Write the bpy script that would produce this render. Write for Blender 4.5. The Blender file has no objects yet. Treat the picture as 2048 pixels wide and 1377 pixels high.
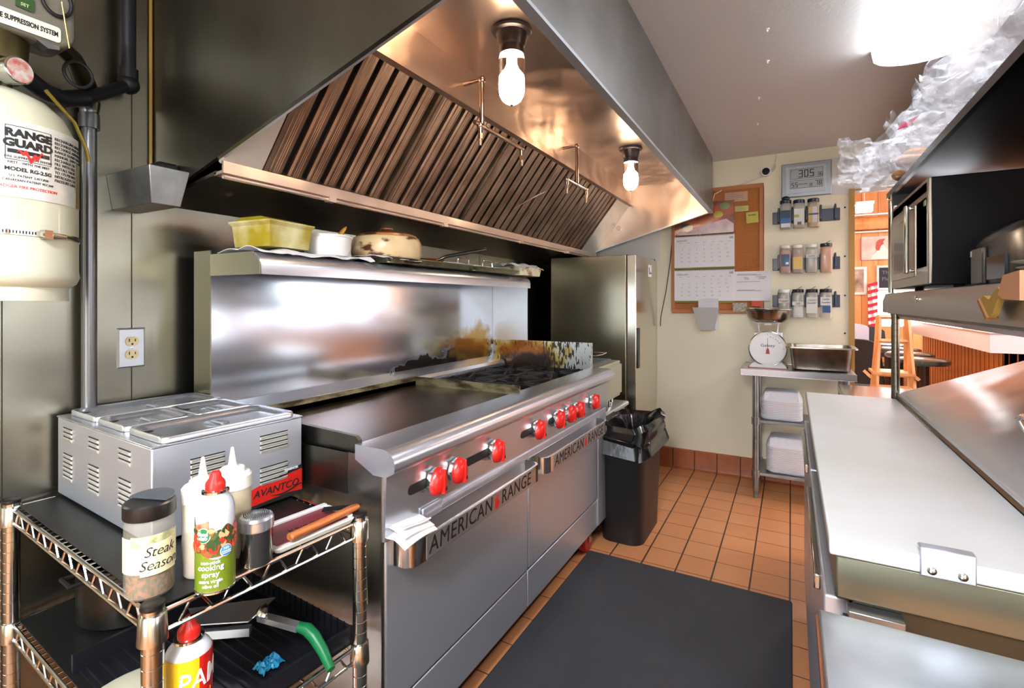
import bpy, bmesh, math, random
from mathutils import Vector, Matrix, noise, Euler
sc = bpy.context.scene
COL = sc.collection
R = math.radians
PI = math.pi
# ------------------------------------------------------------------ camera
cam = bpy.data.cameras.new('camera'); cam_o = bpy.data.objects.new('camera', cam); COL.objects.link(cam_o)
cam.sensor_width = 36.0; cam.sensor_fit = 'HORIZONTAL'
cam.lens = 1003.0 / 2048 * 36
cam.shift_y = -(688.5 - 605.0) / 2048
cam_o.location = (0, 0, 1.289); cam_o.rotation_euler = (R(90), 0, math.atan(558 / 1003))
cam.clip_start = 0.02; cam.clip_end = 100
sc.camera = cam_o
# ------------------------------------------------------------------ world, exposure
w = bpy.data.worlds.new('world'); sc.world = w; w.use_nodes = True
bg = w.node_tree.nodes['Background']; bg.inputs[0].default_value = (0.86, 0.93, 1.0, 1); bg.inputs[1].default_value = 2.7
sc.view_settings.view_transform = 'Standard'; sc.view_settings.look = 'None'
sc.view_settings.exposure = 1.72; sc.view_settings.gamma = 1.0; sc.view_settings.use_curve_mapping = False
sc.cycles.max_bounces = 8; sc.cycles.diffuse_bounces = 4; sc.cycles.glossy_bounces = 5
sc.cycles.transmission_bounces = 6; sc.cycles.transparent_max_bounces = 12
sc.cycles.sample_clamp_indirect = 6.0; sc.cycles.caustics_refractive = False; sc.cycles.caustics_reflective = False
sc.cycles.use_denoising = True
TUBE = 4.0      # fluorescent wraps
BULB = 260.0     # hood bulbs
WINDOW = 1.0
# ------------------------------------------------------------------ colours and materials
def lin(h):
    h = h.lstrip('#'); o = []
    for i in (0, 2, 4):
        v = int(h[i:i+2], 16) / 255
        o.append(v / 12.92 if v <= 0.04045 else ((v + 0.055) / 1.055) ** 2.4)
    return (*o, 1)
_M = {}
def mat(name, col, rough=0.5, metal=0.0, noise_col=None, nscale=8, nstretch=(1, 1, 1), bump=0, bscale=60, bstretch=(1, 1, 1), rvar=0,
        emit=0, trans=0, alpha=1, coat=0, lo=0.35, hi=0.65, warp=0, wscale=2, ecol=None, spec=None, ior=None, detail=4, subs=0):
    if name in _M: return _M[name]
    m = bpy.data.materials.new(name); m.use_nodes = True; nt = m.node_tree; N = nt.nodes; L = nt.links
    p = N['Principled BSDF']; c = lin(col) if isinstance(col, str) else col
    p.inputs['Base Color'].default_value = c; p.inputs['Roughness'].default_value = rough; p.inputs['Metallic'].default_value = metal
    if trans: p.inputs['Transmission Weight'].default_value = trans
    if ior: p.inputs['IOR'].default_value = ior
    if coat: p.inputs['Coat Weight'].default_value = coat
    if spec is not None: p.inputs['Specular IOR Level'].default_value = spec
    if subs: p.inputs['Subsurface Weight'].default_value = subs
    if alpha < 1: p.inputs['Alpha'].default_value = alpha
    if emit:
        p.inputs['Emission Color'].default_value = lin(ecol) if ecol else c; p.inputs['Emission Strength'].default_value = emit
    tc = N.new('ShaderNodeTexCoord')
    def tex(scale, st, det=4):
        mp = N.new('ShaderNodeMapping'); mp.inputs['Scale'].default_value = st; L.new(tc.outputs['Object'], mp.inputs[0])
        n = N.new('ShaderNodeTexNoise'); n.inputs['Scale'].default_value = scale; n.inputs['Detail'].default_value = det
        L.new(mp.outputs[0], n.inputs['Vector']); return n
    if noise_col:
        n = tex(nscale, nstretch, detail); r = N.new('ShaderNodeValToRGB')
        r.color_ramp.elements[0].position = lo; r.color_ramp.elements[1].position = hi
        r.color_ramp.elements[0].color = c; r.color_ramp.elements[1].color = lin(noise_col) if isinstance(noise_col, str) else noise_col
        L.new(n.outputs[0], r.inputs[0]); L.new(r.outputs[0], p.inputs['Base Color'])
    last = None
    if warp:
        n = tex(wscale, (1, 1, 1), 2); b = N.new('ShaderNodeBump'); b.inputs['Strength'].default_value = 1; b.inputs['Distance'].default_value = warp
        L.new(n.outputs[0], b.inputs['Height']); last = b
    if bump:
        n = tex(bscale, bstretch, 3); b = N.new('ShaderNodeBump'); b.inputs['Strength'].default_value = bump; b.inputs['Distance'].default_value = 0.002
        L.new(n.outputs[0], b.inputs['Height'])
        if last: L.new(last.outputs[0], b.inputs['Normal'])
        last = b
    if last: L.new(last.outputs[0], p.inputs['Normal'])
    if rvar and False:
        n = tex(2.5, (1, 1, 1), 2); mr = N.new('ShaderNodeMapRange')
        mr.inputs['To Min'].default_value = max(0.02, rough - rvar * .5); mr.inputs['To Max'].default_value = rough + rvar * .5
        mr.inputs['From Min'].default_value = 0.15; mr.inputs['From Max'].default_value = 0.85
        L.new(n.outputs[0], mr.inputs[0]); L.new(mr.outputs[0], p.inputs['Roughness'])
    _M[name] = m; return m

V_ = (1, 1, 0.02); H_ = (1, 0.02, 1)
steel = mat('brushed_steel', '#ced1d6', 0.27, .85, rvar=0.08)
steel_v = mat('vertical_brushed_steel', '#ccd1d8', 0.36, .75, rvar=0.07)
steel_wall = mat('steel_wall_sheet', '#8f8c7e', 0.27, 1, warp=0.02, wscale=1.7, rvar=0.1)
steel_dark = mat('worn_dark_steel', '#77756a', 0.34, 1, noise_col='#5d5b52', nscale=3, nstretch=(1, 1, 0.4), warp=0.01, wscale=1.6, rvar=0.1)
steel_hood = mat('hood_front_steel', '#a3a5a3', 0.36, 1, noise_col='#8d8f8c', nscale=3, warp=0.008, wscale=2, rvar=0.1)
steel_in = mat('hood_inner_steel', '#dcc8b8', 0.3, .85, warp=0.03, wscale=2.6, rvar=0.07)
steel_filter = mat('greasy_filter_steel', '#9a8674', 0.4, 0.85, noise_col='#6f5c4c', nscale=6, nstretch=(1, 1, 1), bump=0.4, bscale=150, bstretch=(0.1, 1, 0.1))
filter_dark = mat('dark_filter_slot', '#1b1512', 0.7, 0.2)
chrome = mat('chrome', '#e4e4e2', 0.08, 1)
chrome_dim = mat('worn_chrome', '#b9b7ae', 0.18, 1, rvar=0.06)
black_pl = mat('black_plastic', '#141414', 0.35)
black_gl = mat('gloss_black', '#0b0c0f', 0.12)
black_mt = mat('matt_black', '#191a1b', 0.6, bump=0.2, bscale=200)
liner_m = mat('black_shelf_liner', '#121211', 0.45)
white_pl = mat('white_plastic', '#ecebe6', 0.35)
white_pap = mat('white_paper', '#efedec', 0.8, bump=0.1, bscale=40)
red_pl = mat('red_plastic', '#d8231c', 0.28, coat=0.3)
ink = mat('black_ink', '#101010', 0.6)
ink_red = mat('red_ink', '#cf2a1e', 0.6)
ink_grey = mat('grey_ink', '#77757a', 0.7)
ink_white = mat('white_ink', '#f4f4f2', 0.6)
wood = mat('orange_pine', '#e2a262', 0.4, noise_col='#c9803f', nscale=3, nstretch=(6, 6, 0.6), lo=0.4, hi=0.75, detail=6)
wood_lt = mat('pale_varnished_wood', '#d9a878', 0.45, noise_col='#c08a55', nscale=4, nstretch=(5, 5, 0.7))
brown_wood = mat('brown_painted_wood', '#5f5140', 0.6)
iron = mat('cast_iron', '#1d1c1b', 0.5, 0.4, bump=0.4, bscale=120)
cream_wall = mat('cream_wall_paint', '#f0e8ca', 0.5, bump=0.15, bscale=90)
cream_metal = mat('cream_painted_steel', '#cdccb4', 0.3, coat=0.2, noise_col='#bdb88e', nscale=3, lo=0.4, hi=0.8)
galv = mat('galvanised_steel', '#9b9c9a', 0.36, 0.9, noise_col='#868886', nscale=14, rvar=0.08)

# ------------------------------------------------------------------ mesh builder
class B:
    def __init__(s, M=None): s.v = []; s.f = []; s.M = M
    def add(s, vs, fs):
        o = len(s.v)
        s.v += [tuple((s.M @ Vector(v)) if s.M else v) for v in vs]; s.f += [tuple(i + o for i in f) for f in fs]; return s
    def box(s, x0, x1, y0, y1, z0, z1):
        vs = [(x, y, z) for x in (x0, x1) for y in (y0, y1) for z in (z0, z1)]
        return s.add(vs, [(0, 1, 3, 2), (4, 6, 7, 5), (0, 4, 5, 1), (2, 3, 7, 6), (0, 2, 6, 4), (1, 5, 7, 3)])
    def obox(s, c, sz, rot=(0, 0, 0)):
        Mx = Matrix.Translation(c) @ Euler(tuple(R(a) for a in rot)).to_matrix().to_4x4()
        x, y, z = (a / 2 for a in sz)
        vs = [tuple(Mx @ Vector((a, b, c_))) for a in (-x, x) for b in (-y, y) for c_ in (-z, z)]
        return s.add(vs, [(0, 1, 3, 2), (4, 6, 7, 5), (0, 4, 5, 1), (2, 3, 7, 6), (0, 2, 6, 4), (1, 5, 7, 3)])
    def prism(s, pts, ax, a, b):
        n = len(pts)
        def q(p, t):
            return {'x': (t, p[0], p[1]), 'y': (p[0], t, p[1]), 'z': (p[0], p[1], t)}[ax]
        vs = [q(p, a) for p in pts] + [q(p, b) for p in pts]
        fs = [tuple(range(n)), tuple(range(2 * n - 1, n - 1, -1))] + [(i, i + n, (i + 1) % n + n, (i + 1) % n) for i in range(n)]
        return s.add(vs, fs)
    def loft(s, rings, cap=True, closed=True):
        n = len(rings[0]); vs = [p for r in rings for p in r]; fs = []
        for k in range(len(rings) - 1):
            for i in range(n if closed else n - 1):
                j = (i + 1) % n; fs.append((k * n + i, k * n + j, (k + 1) * n + j, (k + 1) * n + i))
        if cap and closed: fs += [tuple(range(n - 1, -1, -1)), tuple(range((len(rings) - 1) * n, len(rings) * n))]
        return s.add(vs, fs)
    def tube(s, pts, r, n=10, closed=False):
        P = [Vector(p) for p in pts]; rr = r if isinstance(r, (list, tuple)) else [r] * len(P); rings = []; up = None
        for i, p in enumerate(P):
            a = P[max(i - 1, 0)]; b = P[min(i + 1, len(P) - 1)]
            if closed: a = P[i - 1]; b = P[(i + 1) % len(P)]
            t = (b - a).normalized() if (b - a).length > 1e-9 else Vector((0, 0, 1))
            if up is None:
                up = Vector((0, 0, 1)) if abs(t.z) < 0.9 else Vector((1, 0, 0))
            u = up - t * up.dot(t)
            if u.length < 1e-6: u = Vector((0, 1, 0)) - t * t.y
            u.normalize(); w_ = t.cross(u); up = u
            rings.append([tuple(p + (u * math.cos(2 * PI * k / n) + w_ * math.sin(2 * PI * k / n)) * rr[i]) for k in range(n)])
        if closed: rings.append(rings[0])
        return s.loft(rings, cap=not closed)
    def cyl(s, p0, p1, r, r1=None, n=24): return s.tube([p0, p1], [r, r if r1 is None else r1], n)
    def lathe(s, prof, c=(0, 0, 0), n=32, M=None, sx=1, sy=1, hollow=False):
        rings = []
        if hollow: prof = list(prof) + [prof[0]]
        for r, z in prof:
            ring = []
            for k in range(n):
                a = 2 * PI * k / n; p = Vector((r * math.cos(a) * sx, r * math.sin(a) * sy, z))
                if M: p = M @ p
                ring.append(tuple(Vector(c) + p))
            rings.append(ring)
        return s.loft(rings, cap=not hollow)
    def ball(s, c, r, n=16, sc_=(1, 1, 1)):
        m = n // 2
        return s.lathe([(max(1e-4, r * math.sin(PI * k / m)) , -r * math.cos(PI * k / m) * sc_[2]) for k in range(m + 1)], c, n, None, sc_[0], sc_[1])
    def rrect(s, w_, d, rad, z0, z1, c=(0, 0), n=6, taper=1.0, ax=None):
        def ring(k, z):
            o = []
            for (sx, sy, a0) in ((1, 1, 0), (-1, 1, 90), (-1, -1, 180), (1, -1, 270)):
                for i in range(n + 1):
                    a = R(a0 + 90 * i / n)
                    o.append((c[0] + k * (sx * (w_ / 2 - rad) + rad * math.cos(a)), c[1] + k * (sy * (d / 2 - rad) + rad * math.sin(a)), z))
            return o
        return s.loft([ring(taper, z0), ring(1, z1)])
    def grid(s, fn, nu, nv, th=0.0):
        P = [[Vector(fn(i / nu, j / nv)) for j in range(nv + 1)] for i in range(nu + 1)]
        vs = [tuple(p) for row in P for p in row]; k = nv + 1
        fs = [(i * k + j, (i + 1) * k + j, (i + 1) * k + j + 1, i * k + j + 1) for i in range(nu) for j in range(nv)]
        if th:
            n0 = len(vs)
            for i in range(nu + 1):
                for j in range(nv + 1):
                    a = P[min(i + 1, nu)][j] - P[max(i - 1, 0)][j]; b = P[i][min(j + 1, nv)] - P[i][max(j - 1, 0)]
                    vs.append(tuple(P[i][j] - a.cross(b).normalized() * th))
            fs += [tuple(reversed([q + n0 for q in f])) for f in fs[:nu * nv]]
            for i in range(nu): fs += [(i * k, i * k + n0, (i + 1) * k + n0, (i + 1) * k), (i * k + nv, (i + 1) * k + nv, (i + 1) * k + nv + n0, i * k + nv + n0)]
            for j in range(nv): fs += [(j, j + 1, j + 1 + n0, j + n0), (nu * k + j, nu * k + j + n0, nu * k + j + 1 + n0, nu * k + j + 1)]
        return s.add(vs, fs)
def T(x=0, y=0, z=0, rz=0, rx=0, ry=0): return Matrix.Translation((x, y, z)) @ Euler((R(rx), R(ry), R(rz))).to_matrix().to_4x4()
def basis(o, right, up):
    r = Vector(right).normalized(); u = Vector(up); u = (u - r * u.dot(r)).normalized(); n = r.cross(u)
    M = Matrix((r, u, n)).transposed().to_4x4(); M.translation = Vector(o); return M

def obj(name, b, m, parent=None, bevel=0, smooth=35, seg=2):
    me = bpy.data.meshes.new(name)
    vs = b.v
    me.from_pydata(vs, [], b.f)
    bm = bmesh.new(); bm.from_mesh(me); bmesh.ops.remove_doubles(bm, verts=bm.verts, dist=1e-6)
    bmesh.ops.recalc_face_normals(bm, faces=bm.faces); bm.to_mesh(me); bm.free()
    if smooth:
        for p in me.polygons: p.use_smooth = True
        me.set_sharp_from_angle(angle=R(smooth))
    me.materials.append(m)
    o = bpy.data.objects.new(name, me); COL.objects.link(o)
    if parent is not None:
        o.parent = parent; me.transform(parent_world(parent).inverted())
    if bevel:
        md = o.modifiers.new('bevel', 'BEVEL'); md.width = bevel; md.segments = seg; md.limit_method = 'ANGLE'; md.angle_limit = R(40)
    return o
def parent_world(o):
    M = Matrix.Translation(o.location) @ o.rotation_euler.to_matrix().to_4x4()
    return (parent_world(o.parent) @ M) if o.parent else M
def thing(name, label, cat, loc=(0, 0, 0), rz=0, group=None):
    o = bpy.data.objects.new(name, None); o.empty_display_size = 0.05; COL.objects.link(o)
    o.location = loc; o.rotation_euler = (0, 0, R(rz)); o['label'] = label; o['category'] = cat
    if group: o['group'] = group
    return o
def tag(o, label, cat, group=None, kind=None):
    if label: o['label'] = label
    if cat: o['category'] = cat
    if group: o['group'] = group
    if kind: o['kind'] = kind
    return o
def struct(name, b, m, **k): o = obj(name, b, m, **k); o['kind'] = 'structure'; return o
def one(name, b, m, label, cat, group=None, **k): return tag(obj(name, b, m, **k), label, cat, group)
def dup(root, loc, rz=None, label=None):
    r = root.copy(); COL.objects.link(r); r.location = loc
    if rz is not None: r.rotation_euler = (0, 0, R(rz))
    if label: r['label'] = label
    def rec(a, b):
        for ch in list(a.children):
            c = ch.copy(); COL.objects.link(c); c.parent = b; rec(ch, c)
    rec(root, r); return r
def W(parent): return parent_world(parent)      # local -> world matrix, for building parts in a thing's own frame
def text(s, M, size, m, parent, name='lettering', ext=0.0006, align='CENTER', shear=0, sx=1.0, bold=0, warp=None, space=1.0):
    cu = bpy.data.curves.new('t', 'FONT'); cu.body = s; cu.size = size; cu.extrude = ext; cu.align_x = align; cu.align_y = 'CENTER'
    cu.shear = shear; cu.offset = bold; cu.space_character = space; cu.resolution_u = 3
    to = bpy.data.objects.new('t', cu); COL.objects.link(to)
    dg = bpy.context.evaluated_depsgraph_get(); me = bpy.data.meshes.new_from_object(to.evaluated_get(dg))
    bpy.data.objects.remove(to); bpy.data.curves.remove(cu)
    b = B()
    vs = []
    for v in me.vertices:
        p = Vector((v.co.x * sx, v.co.y, v.co.z))
        if warp: p = Vector(warp(p))
        vs.append(tuple(M @ p))
    b.add(vs, [tuple(p.vertices) for p in me.polygons]); bpy.data.meshes.remove(me)
    return obj(name, b, m, parent, smooth=0)
def wrap(rad):      # bend flat writing round a vertical cylinder; local x = arc, y = up, z = out
    return lambda p: (math.sin(p.x / rad) * (rad + p.z), p.y, math.cos(p.x / rad) * (rad + p.z))
def patch(b, c, r, z0, z1, a0, a1, n=24, th=0.0006):
    return b.grid(lambda u, v: (c[0] + r * math.cos(R(a0 + (a1 - a0) * u)), c[1] + r * math.sin(R(a0 + (a1 - a0) * u)), z0 + (z1 - z0) * v), n, 2, -th)

# ================================================================== SETTING
XW = -1.74; YB = 4.05; ZC = 2.35
def tile_floor():
    m = bpy.data.materials.new('quarry_tile'); m.use_nodes = True; nt = m.node_tree; N = nt.nodes; L = nt.links; p = N['Principled BSDF']
    tc = N.new('ShaderNodeTexCoord'); sp = N.new('ShaderNodeSeparateXYZ'); L.new(tc.outputs['Object'], sp.inputs[0])
    def line(out, off, pitch, wd):
        a = N.new('ShaderNodeMath'); a.operation = 'SUBTRACT'; L.new(out, a.inputs[0]); a.inputs[1].default_value = off
        b = N.new('ShaderNodeMath'); b.operation = 'DIVIDE'; L.new(a.outputs[0], b.inputs[0]); b.inputs[1].default_value = pitch
        c = N.new('ShaderNodeMath'); c.operation = 'FRACT'; L.new(b.outputs[0], c.inputs[0])
        d = N.new('ShaderNodeMath'); d.operation = 'SUBTRACT'; L.new(c.outputs[0], d.inputs[0]); d.inputs[1].default_value = 0.5
        e = N.new('ShaderNodeMath'); e.operation = 'ABSOLUTE'; L.new(d.outputs[0], e.inputs[0])
        f = N.new('ShaderNodeMapRange'); L.new(e.outputs[0], f.inputs[0])
        f.inputs['From Min'].default_value = 0.5 - wd / pitch; f.inputs['From Max'].default_value = 0.5 - wd / pitch * 0.6
        return f.outputs[0], b.outputs[0]
    lx, ix = line(sp.outputs[0], -0.807, 0.1605, 0.0045); ly, iy = line(sp.outputs[1], 2.497, 0.17, 0.0026)
    mx = N.new('ShaderNodeMath'); mx.operation = 'MAXIMUM'; L.new(lx, mx.inputs[0]); L.new(ly, mx.inputs[1])
    fx = N.new('ShaderNodeMath'); fx.operation = 'FLOOR'; L.new(ix, fx.inputs[0]); fy = N.new('ShaderNodeMath'); fy.operation = 'FLOOR'; L.new(iy, fy.inputs[0])
    cb = N.new('ShaderNodeCombineXYZ'); L.new(fx.outputs[0], cb.inputs[0]); L.new(fy.outputs[0], cb.inputs[1])
    wn = N.new('ShaderNodeTexWhiteNoise'); L.new(cb.outputs[0], wn.inputs[0])
    ns = N.new('ShaderNodeTexNoise'); ns.inputs['Scale'].default_value = 9; L.new(tc.outputs['Object'], ns.inputs['Vector'])
    r1 = N.new('ShaderNodeValToRGB'); r1.color_ramp.elements[0].color = lin('#d08653'); r1.color_ramp.elements[1].color = lin('#de9b67')
    av = N.new('ShaderNodeMix'); av.data_type = 'FLOAT'; av.inputs[0].default_value = 0.5; L.new(wn.outputs[0], av.inputs[2]); L.new(ns.outputs[0], av.inputs[3]); L.new(av.outputs[0], r1.inputs[0])
    mc = N.new('ShaderNodeMix'); mc.data_type = 'RGBA'; L.new(mx.outputs[0], mc.inputs[0]); L.new(r1.outputs[0], mc.inputs[6]); mc.inputs[7].default_value = lin('#4a2f1c')
    L.new(mc.outputs[2], p.inputs['Base Color']); p.inputs['Roughness'].default_value = 0.42
    bp = N.new('ShaderNodeBump'); bp.inputs['Strength'].default_value = 0.6; bp.inputs['Distance'].default_value = 0.002; bp.invert = True
    L.new(mx.outputs[0], bp.inputs['Height']); L.new(bp.outputs[0], p.inputs['Normal'])
    return m
struct('floor', B().box(-1.9, 1.06, -2.7, 4.15, -0.08, 0), tile_floor())
struct('floor_dining', B().box(-0.65, 5.2, 4.15, 9.0, -0.08, 0).box(1.06, 5.2, 0, 4.15, -0.08, 0), mat('pale_dining_floor', '#c9c4c2', .4, noise_col='#aaa5a6', nscale=5))
ceil_m = mat('textured_white_ceiling', '#dadad6', 0.8, bump=0.9, bscale=70)
struct('ceiling', B().box(-1.9, 1.0, -2.7, 4.15, ZC, ZC + 0.08), ceil_m)
struct('wall_left', B().box(XW - 0.1, XW, -2.7, 4.15, 0, ZC), steel_wall)
b = B()
for y in (0.765, 0.48, -0.4, 2.7): b.box(XW, XW + 0.0015, y - 0.001, y + 0.001, 0, ZC)
struct('trim_1', b, mat('dark_wall_seam', '#2a2925', 0.5, 0.5))  # thin dark strips along the sheet joints
# back wall with the open doorway at its right
struct('wall_back', B().box(XW, 0.354, YB, YB + 0.1, 0, ZC).box(0.354, 1.0, YB, YB + 0.1, 2.045, ZC), cream_wall)
struct('trim_2', B().box(0.340, 0.372, YB - 0.012, YB + 0.11, 0, 2.05).box(0.34, 1.0, YB - 0.006, YB + 0.11, 2.035, 2.047), mat('ochre_door_trim', '#b48a42', 0.5))
struct('wall_behind', B().box(-1.9, -0.9, -2.75, -2.65, 0, ZC).box(0.5, 1.0, -2.75, -2.65, 0, ZC).box(-0.9, 0.5, -2.75, -2.65, 0, 0.3).box(-0.9, 0.5, -2.75, -2.65, 2.2, ZC), cream_wall)
struct('wall_right', B().box(0.98, 1.06, -2.7, 2.9, 0, 0.93).box(0.98, 1.06, -2.7, -0.6, 0.93, ZC), cream_wall)
struct('trim_3', B().box(0.56, 1.06, -2.6, YB, 2.13, ZC - 0.001), brown_wood)
bt = mat('quarry_baseboard', '#ad6236', 0.4, noise_col='#9a5530', nscale=12)
b = B()
xx = -0.807 - 0.1605 * 5
while xx < 0.33:
    x0 = max(xx + 0.003, XW); x1 = min(xx + 0.1575, 0.335)
    if x1 - x0 > .01: b.prism([(YB - 0.03, 0.0), (YB - 0.014, 0.012), (YB - 0.010, 0.03), (YB - 0.010, 0.145), (YB - 0.004, 0.152), (YB, 0.152), (YB, 0)], 'x', x0, x1)
    xx += 0.1605
struct('baseboard_back', b, bt)
struct('trim_4', B().box(XW, 0.335, YB - 0.006, YB, 0, 0.149), mat('dark_grout', '#3b2518', 0.8))
# dining room shell
b = B()
struct('wall_dining_far', B().box(-0.6, 5.2, 8.6, 8.7, 0, 3.0), wood)
b = B(); x = 0.3
grooves = mat('plank_groove', '#a3622e', 0.7)
while x < 5: b.box(x, x + 0.005, 8.596, 8.602, 0, 3.0); x += 0.19
struct('trim_5', b, grooves)
struct('wall_dining_left', B().box(-0.65, -0.55, 4.15, 8.7, 0, 3.0), wood)
struct('wall_dining_near', B().box(1.06, 5.2, 0.0, 0.1, 0, 3.0), wood)
b = B(); b.box(5.1, 5.2, 0.1, 8.6, 0, 0.75).box(5.1, 5.2, 0.1, 8.6, 2.35, 3.0)
for y in (0.1, 2.5, 4.9, 7.3): b.box(5.1, 5.2, y, y + 0.45, 0.75, 2.35)
struct('wall_dining_right', b, wood)
struct('ceiling_dining', B().box(-0.6, 5.2, 4.15, 8.7, 2.95, 3.02).box(1.0, 5.2, 0, 4.15, 2.95, 3.02), mat('rust_wood_ceiling', '#c98a5c', 0.5))
for i, y in enumerate((0.55, 2.95, 5.35)):
    b = B(); b.box(5.12, 5.18, y, y + 1.95, 0.75, 0.79).box(5.12, 5.18, y, y + 1.95, 2.31, 2.35).box(5.12, 5.18, y, y + 0.04, 0.79, 2.31).box(5.12, 5.18, y + 1.91, y + 1.95, 0.79, 2.31).box(5.13, 5.17, y + 0.96, y + 0.99, 0.79, 2.31)
    struct('window_%d' % (i + 1), b, white_pl)
b = B(); b.box(-0.9, 0.5, -2.73, -2.67, 0.3, 0.34).box(-0.9, 0.5, -2.73, -2.67, 2.16, 2.2).box(-0.9, -0.86, -2.73, -2.67, 0.3, 2.2).box(0.46, 0.5, -2.73, -2.67, 0.3, 2.2).box(-0.22, -0.18, -2.72, -2.68, 0.34, 2.16)
struct('window_4', b, white_pl)

# ================================================================== CEILING LIGHTS
lens_m = mat('lit_prismatic_lens', '#f6f8ff', 0.4, emit=TUBE, ecol='#f2f6ff')
fill_lens_m = mat('added_fill_lens', '#f6f8ff', 0.4, emit=36, ecol='#eaf0ff')
def wrap_light(loc, label, lm=None):
    t = thing('ceiling_light', label, 'light', loc)
    x, y, z = loc
    b = B(); n = 10; L_ = 1.22
    prof = []
    for i in range(n + 1):
        a = PI * i / n; prof.append((x - 0.145 * math.cos(a) * (1 if abs(math.cos(a)) < .95 else 1), z - 0.012 - 0.07 * math.sin(a) ** 0.55))
    b.prism([(x - 0.145, z - 0.002)] + prof + [(x + 0.145, z - 0.002)], 'y', y - L_ / 2, y + L_ / 2)
    obj('lens', b, lm or lens_m, t)
    for yy in (y - L_ / 2 - 0.006, y + L_ / 2):
        b = B().prism([(x - 0.150, z)] + [(px_ + (px_ - x) * .02, pz - 0.003) for px_, pz in prof] + [(x + 0.150, z)], 'y', yy, yy + 0.006)
        obj('end_cap', b, white_pl, t)
    return t
wrap_light((0.445, 1.98, ZC), 'lit white prismatic fluorescent ceiling light above the plastic bags')
wrap_light((-0.15, -0.95, ZC), 'added unseen fluorescent fill light behind the camera side of kitchen', fill_lens_m)  # fill lamp added out of view to brighten the kitchen
for k, (x, y) in enumerate(((2.6, 3.4), (2.2, 6.0), (3.6, 6.0), (.75, 5.6))):  # extra lamps added to brighten the dining room
    wrap_light((x, y, 2.95), ('added fill light over the near part of dining room', 'added fill light above the lunch counter', 'added fill light by the dining room windows', 'added fill light over the stools past the doorway')[k], mat('dining_fill_lens', '#f6f8ff', 0.4, emit=15, ecol='#f6f6ff'))

# ================================================================== HOOD
Y0, Y1 = 0.82, 3.92
hood = thing('range_hood', 'large stainless canopy exhaust hood over the gas range', 'exhaust hood', (-1.1, 2.4, 1.7))
def end_poly(): return [(XW, 1.595), (-0.5, 1.948), (-0.5, ZC - 0.002), (XW, ZC - 0.002)]
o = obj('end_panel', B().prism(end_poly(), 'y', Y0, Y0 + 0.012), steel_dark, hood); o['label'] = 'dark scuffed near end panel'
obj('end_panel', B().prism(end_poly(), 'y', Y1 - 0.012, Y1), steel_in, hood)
obj('front_panel', B().box(-0.512, -0.5, Y0 + 0.012, Y1 - 0.012, 1.948, ZC - 0.002), steel_hood, hood)
obj('inner_ceiling', B().box(-1.1, -0.512, Y0 + 0.012, Y1 - 0.012, 2.2, 2.212), steel_in, hood)
obj('inner_wall', B().box(-1.115, -1.1, Y0 + 0.012, Y1 - 0.012, 2.045, 2.212).box(-1.1, -1.085, Y0 + 0.012, Y1 - 0.012, 2.045, 2.075), steel_in, hood)
obj('rear_panel', B().prism([(XW, 1.595), (-1.42, 1.652), (-1.42, 1.662), (XW, 1.607)], 'y', Y0 + 0.012, Y1 - 0.012), mat('rear_hood_steel', '#8c857c', 0.3, 1, rvar=.1, warp=.01), hood)
b = B().prism([(-1.43, 1.648), (-1.385, 1.652), (-1.385, 1.685), (-1.392, 1.685), (-1.392, 1.66), (-1.43, 1.656)], 'y', Y0 + 0.012, Y1 - 0.012)
b.cyl((-1.40, Y0 + .02, 1.645), (-1.40, Y1 - .02, 1.645), 0.007, n=10)
for y in (1.2, 1.85, 2.6, 3.3): b.box(-1.41, -1.384, y, y + .03, 1.636, 1.655)
obj('grease_trough', b, steel_in, hood)
b = B()
dz = math.atan2(0.353, 1.24)
b.prism([(-1.4, 1.692), (-0.512, 1.9446), (-0.512, 1.955), (-1.4, 1.702)], 'y', Y1 - 0.035, Y1 - 0.012)
b.prism([(-1.4, 1.692), (-0.512, 1.9446), (-0.512, 1.955), (-1.4, 1.702)], 'y', Y0 + .012, Y0 + 0.02)
b.box(-0.525, -0.498, Y0, Y1, 1.940, 1.950)
obj('bottom_flange', b, steel_v, hood)
# filler panels beside the filters
sl = Vector((0.3, 0, 0.385)).normalized()
def slope_pt(t, off): return (-1.4 + sl.x * t - sl.z * off, 1.68 + sl.z * t + sl.x * off)
fillm = mat('pale_filler_steel', '#dfd9cc', .35, .5)
b = B()
b.prism([slope_pt(0, -.0), slope_pt(.488, -.0), slope_pt(.488, .01), slope_pt(0, .01)], 'y', Y0 + .012, 0.955)
obj('filler_panel', b, fillm, hood); b = B()
b.prism([slope_pt(0, -.0), slope_pt(.488, -.0), slope_pt(.488, .01), slope_pt(0, .01)], 'y', 3.59, Y1 - .012)
obj('filler_panel', b, fillm, hood)
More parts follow.
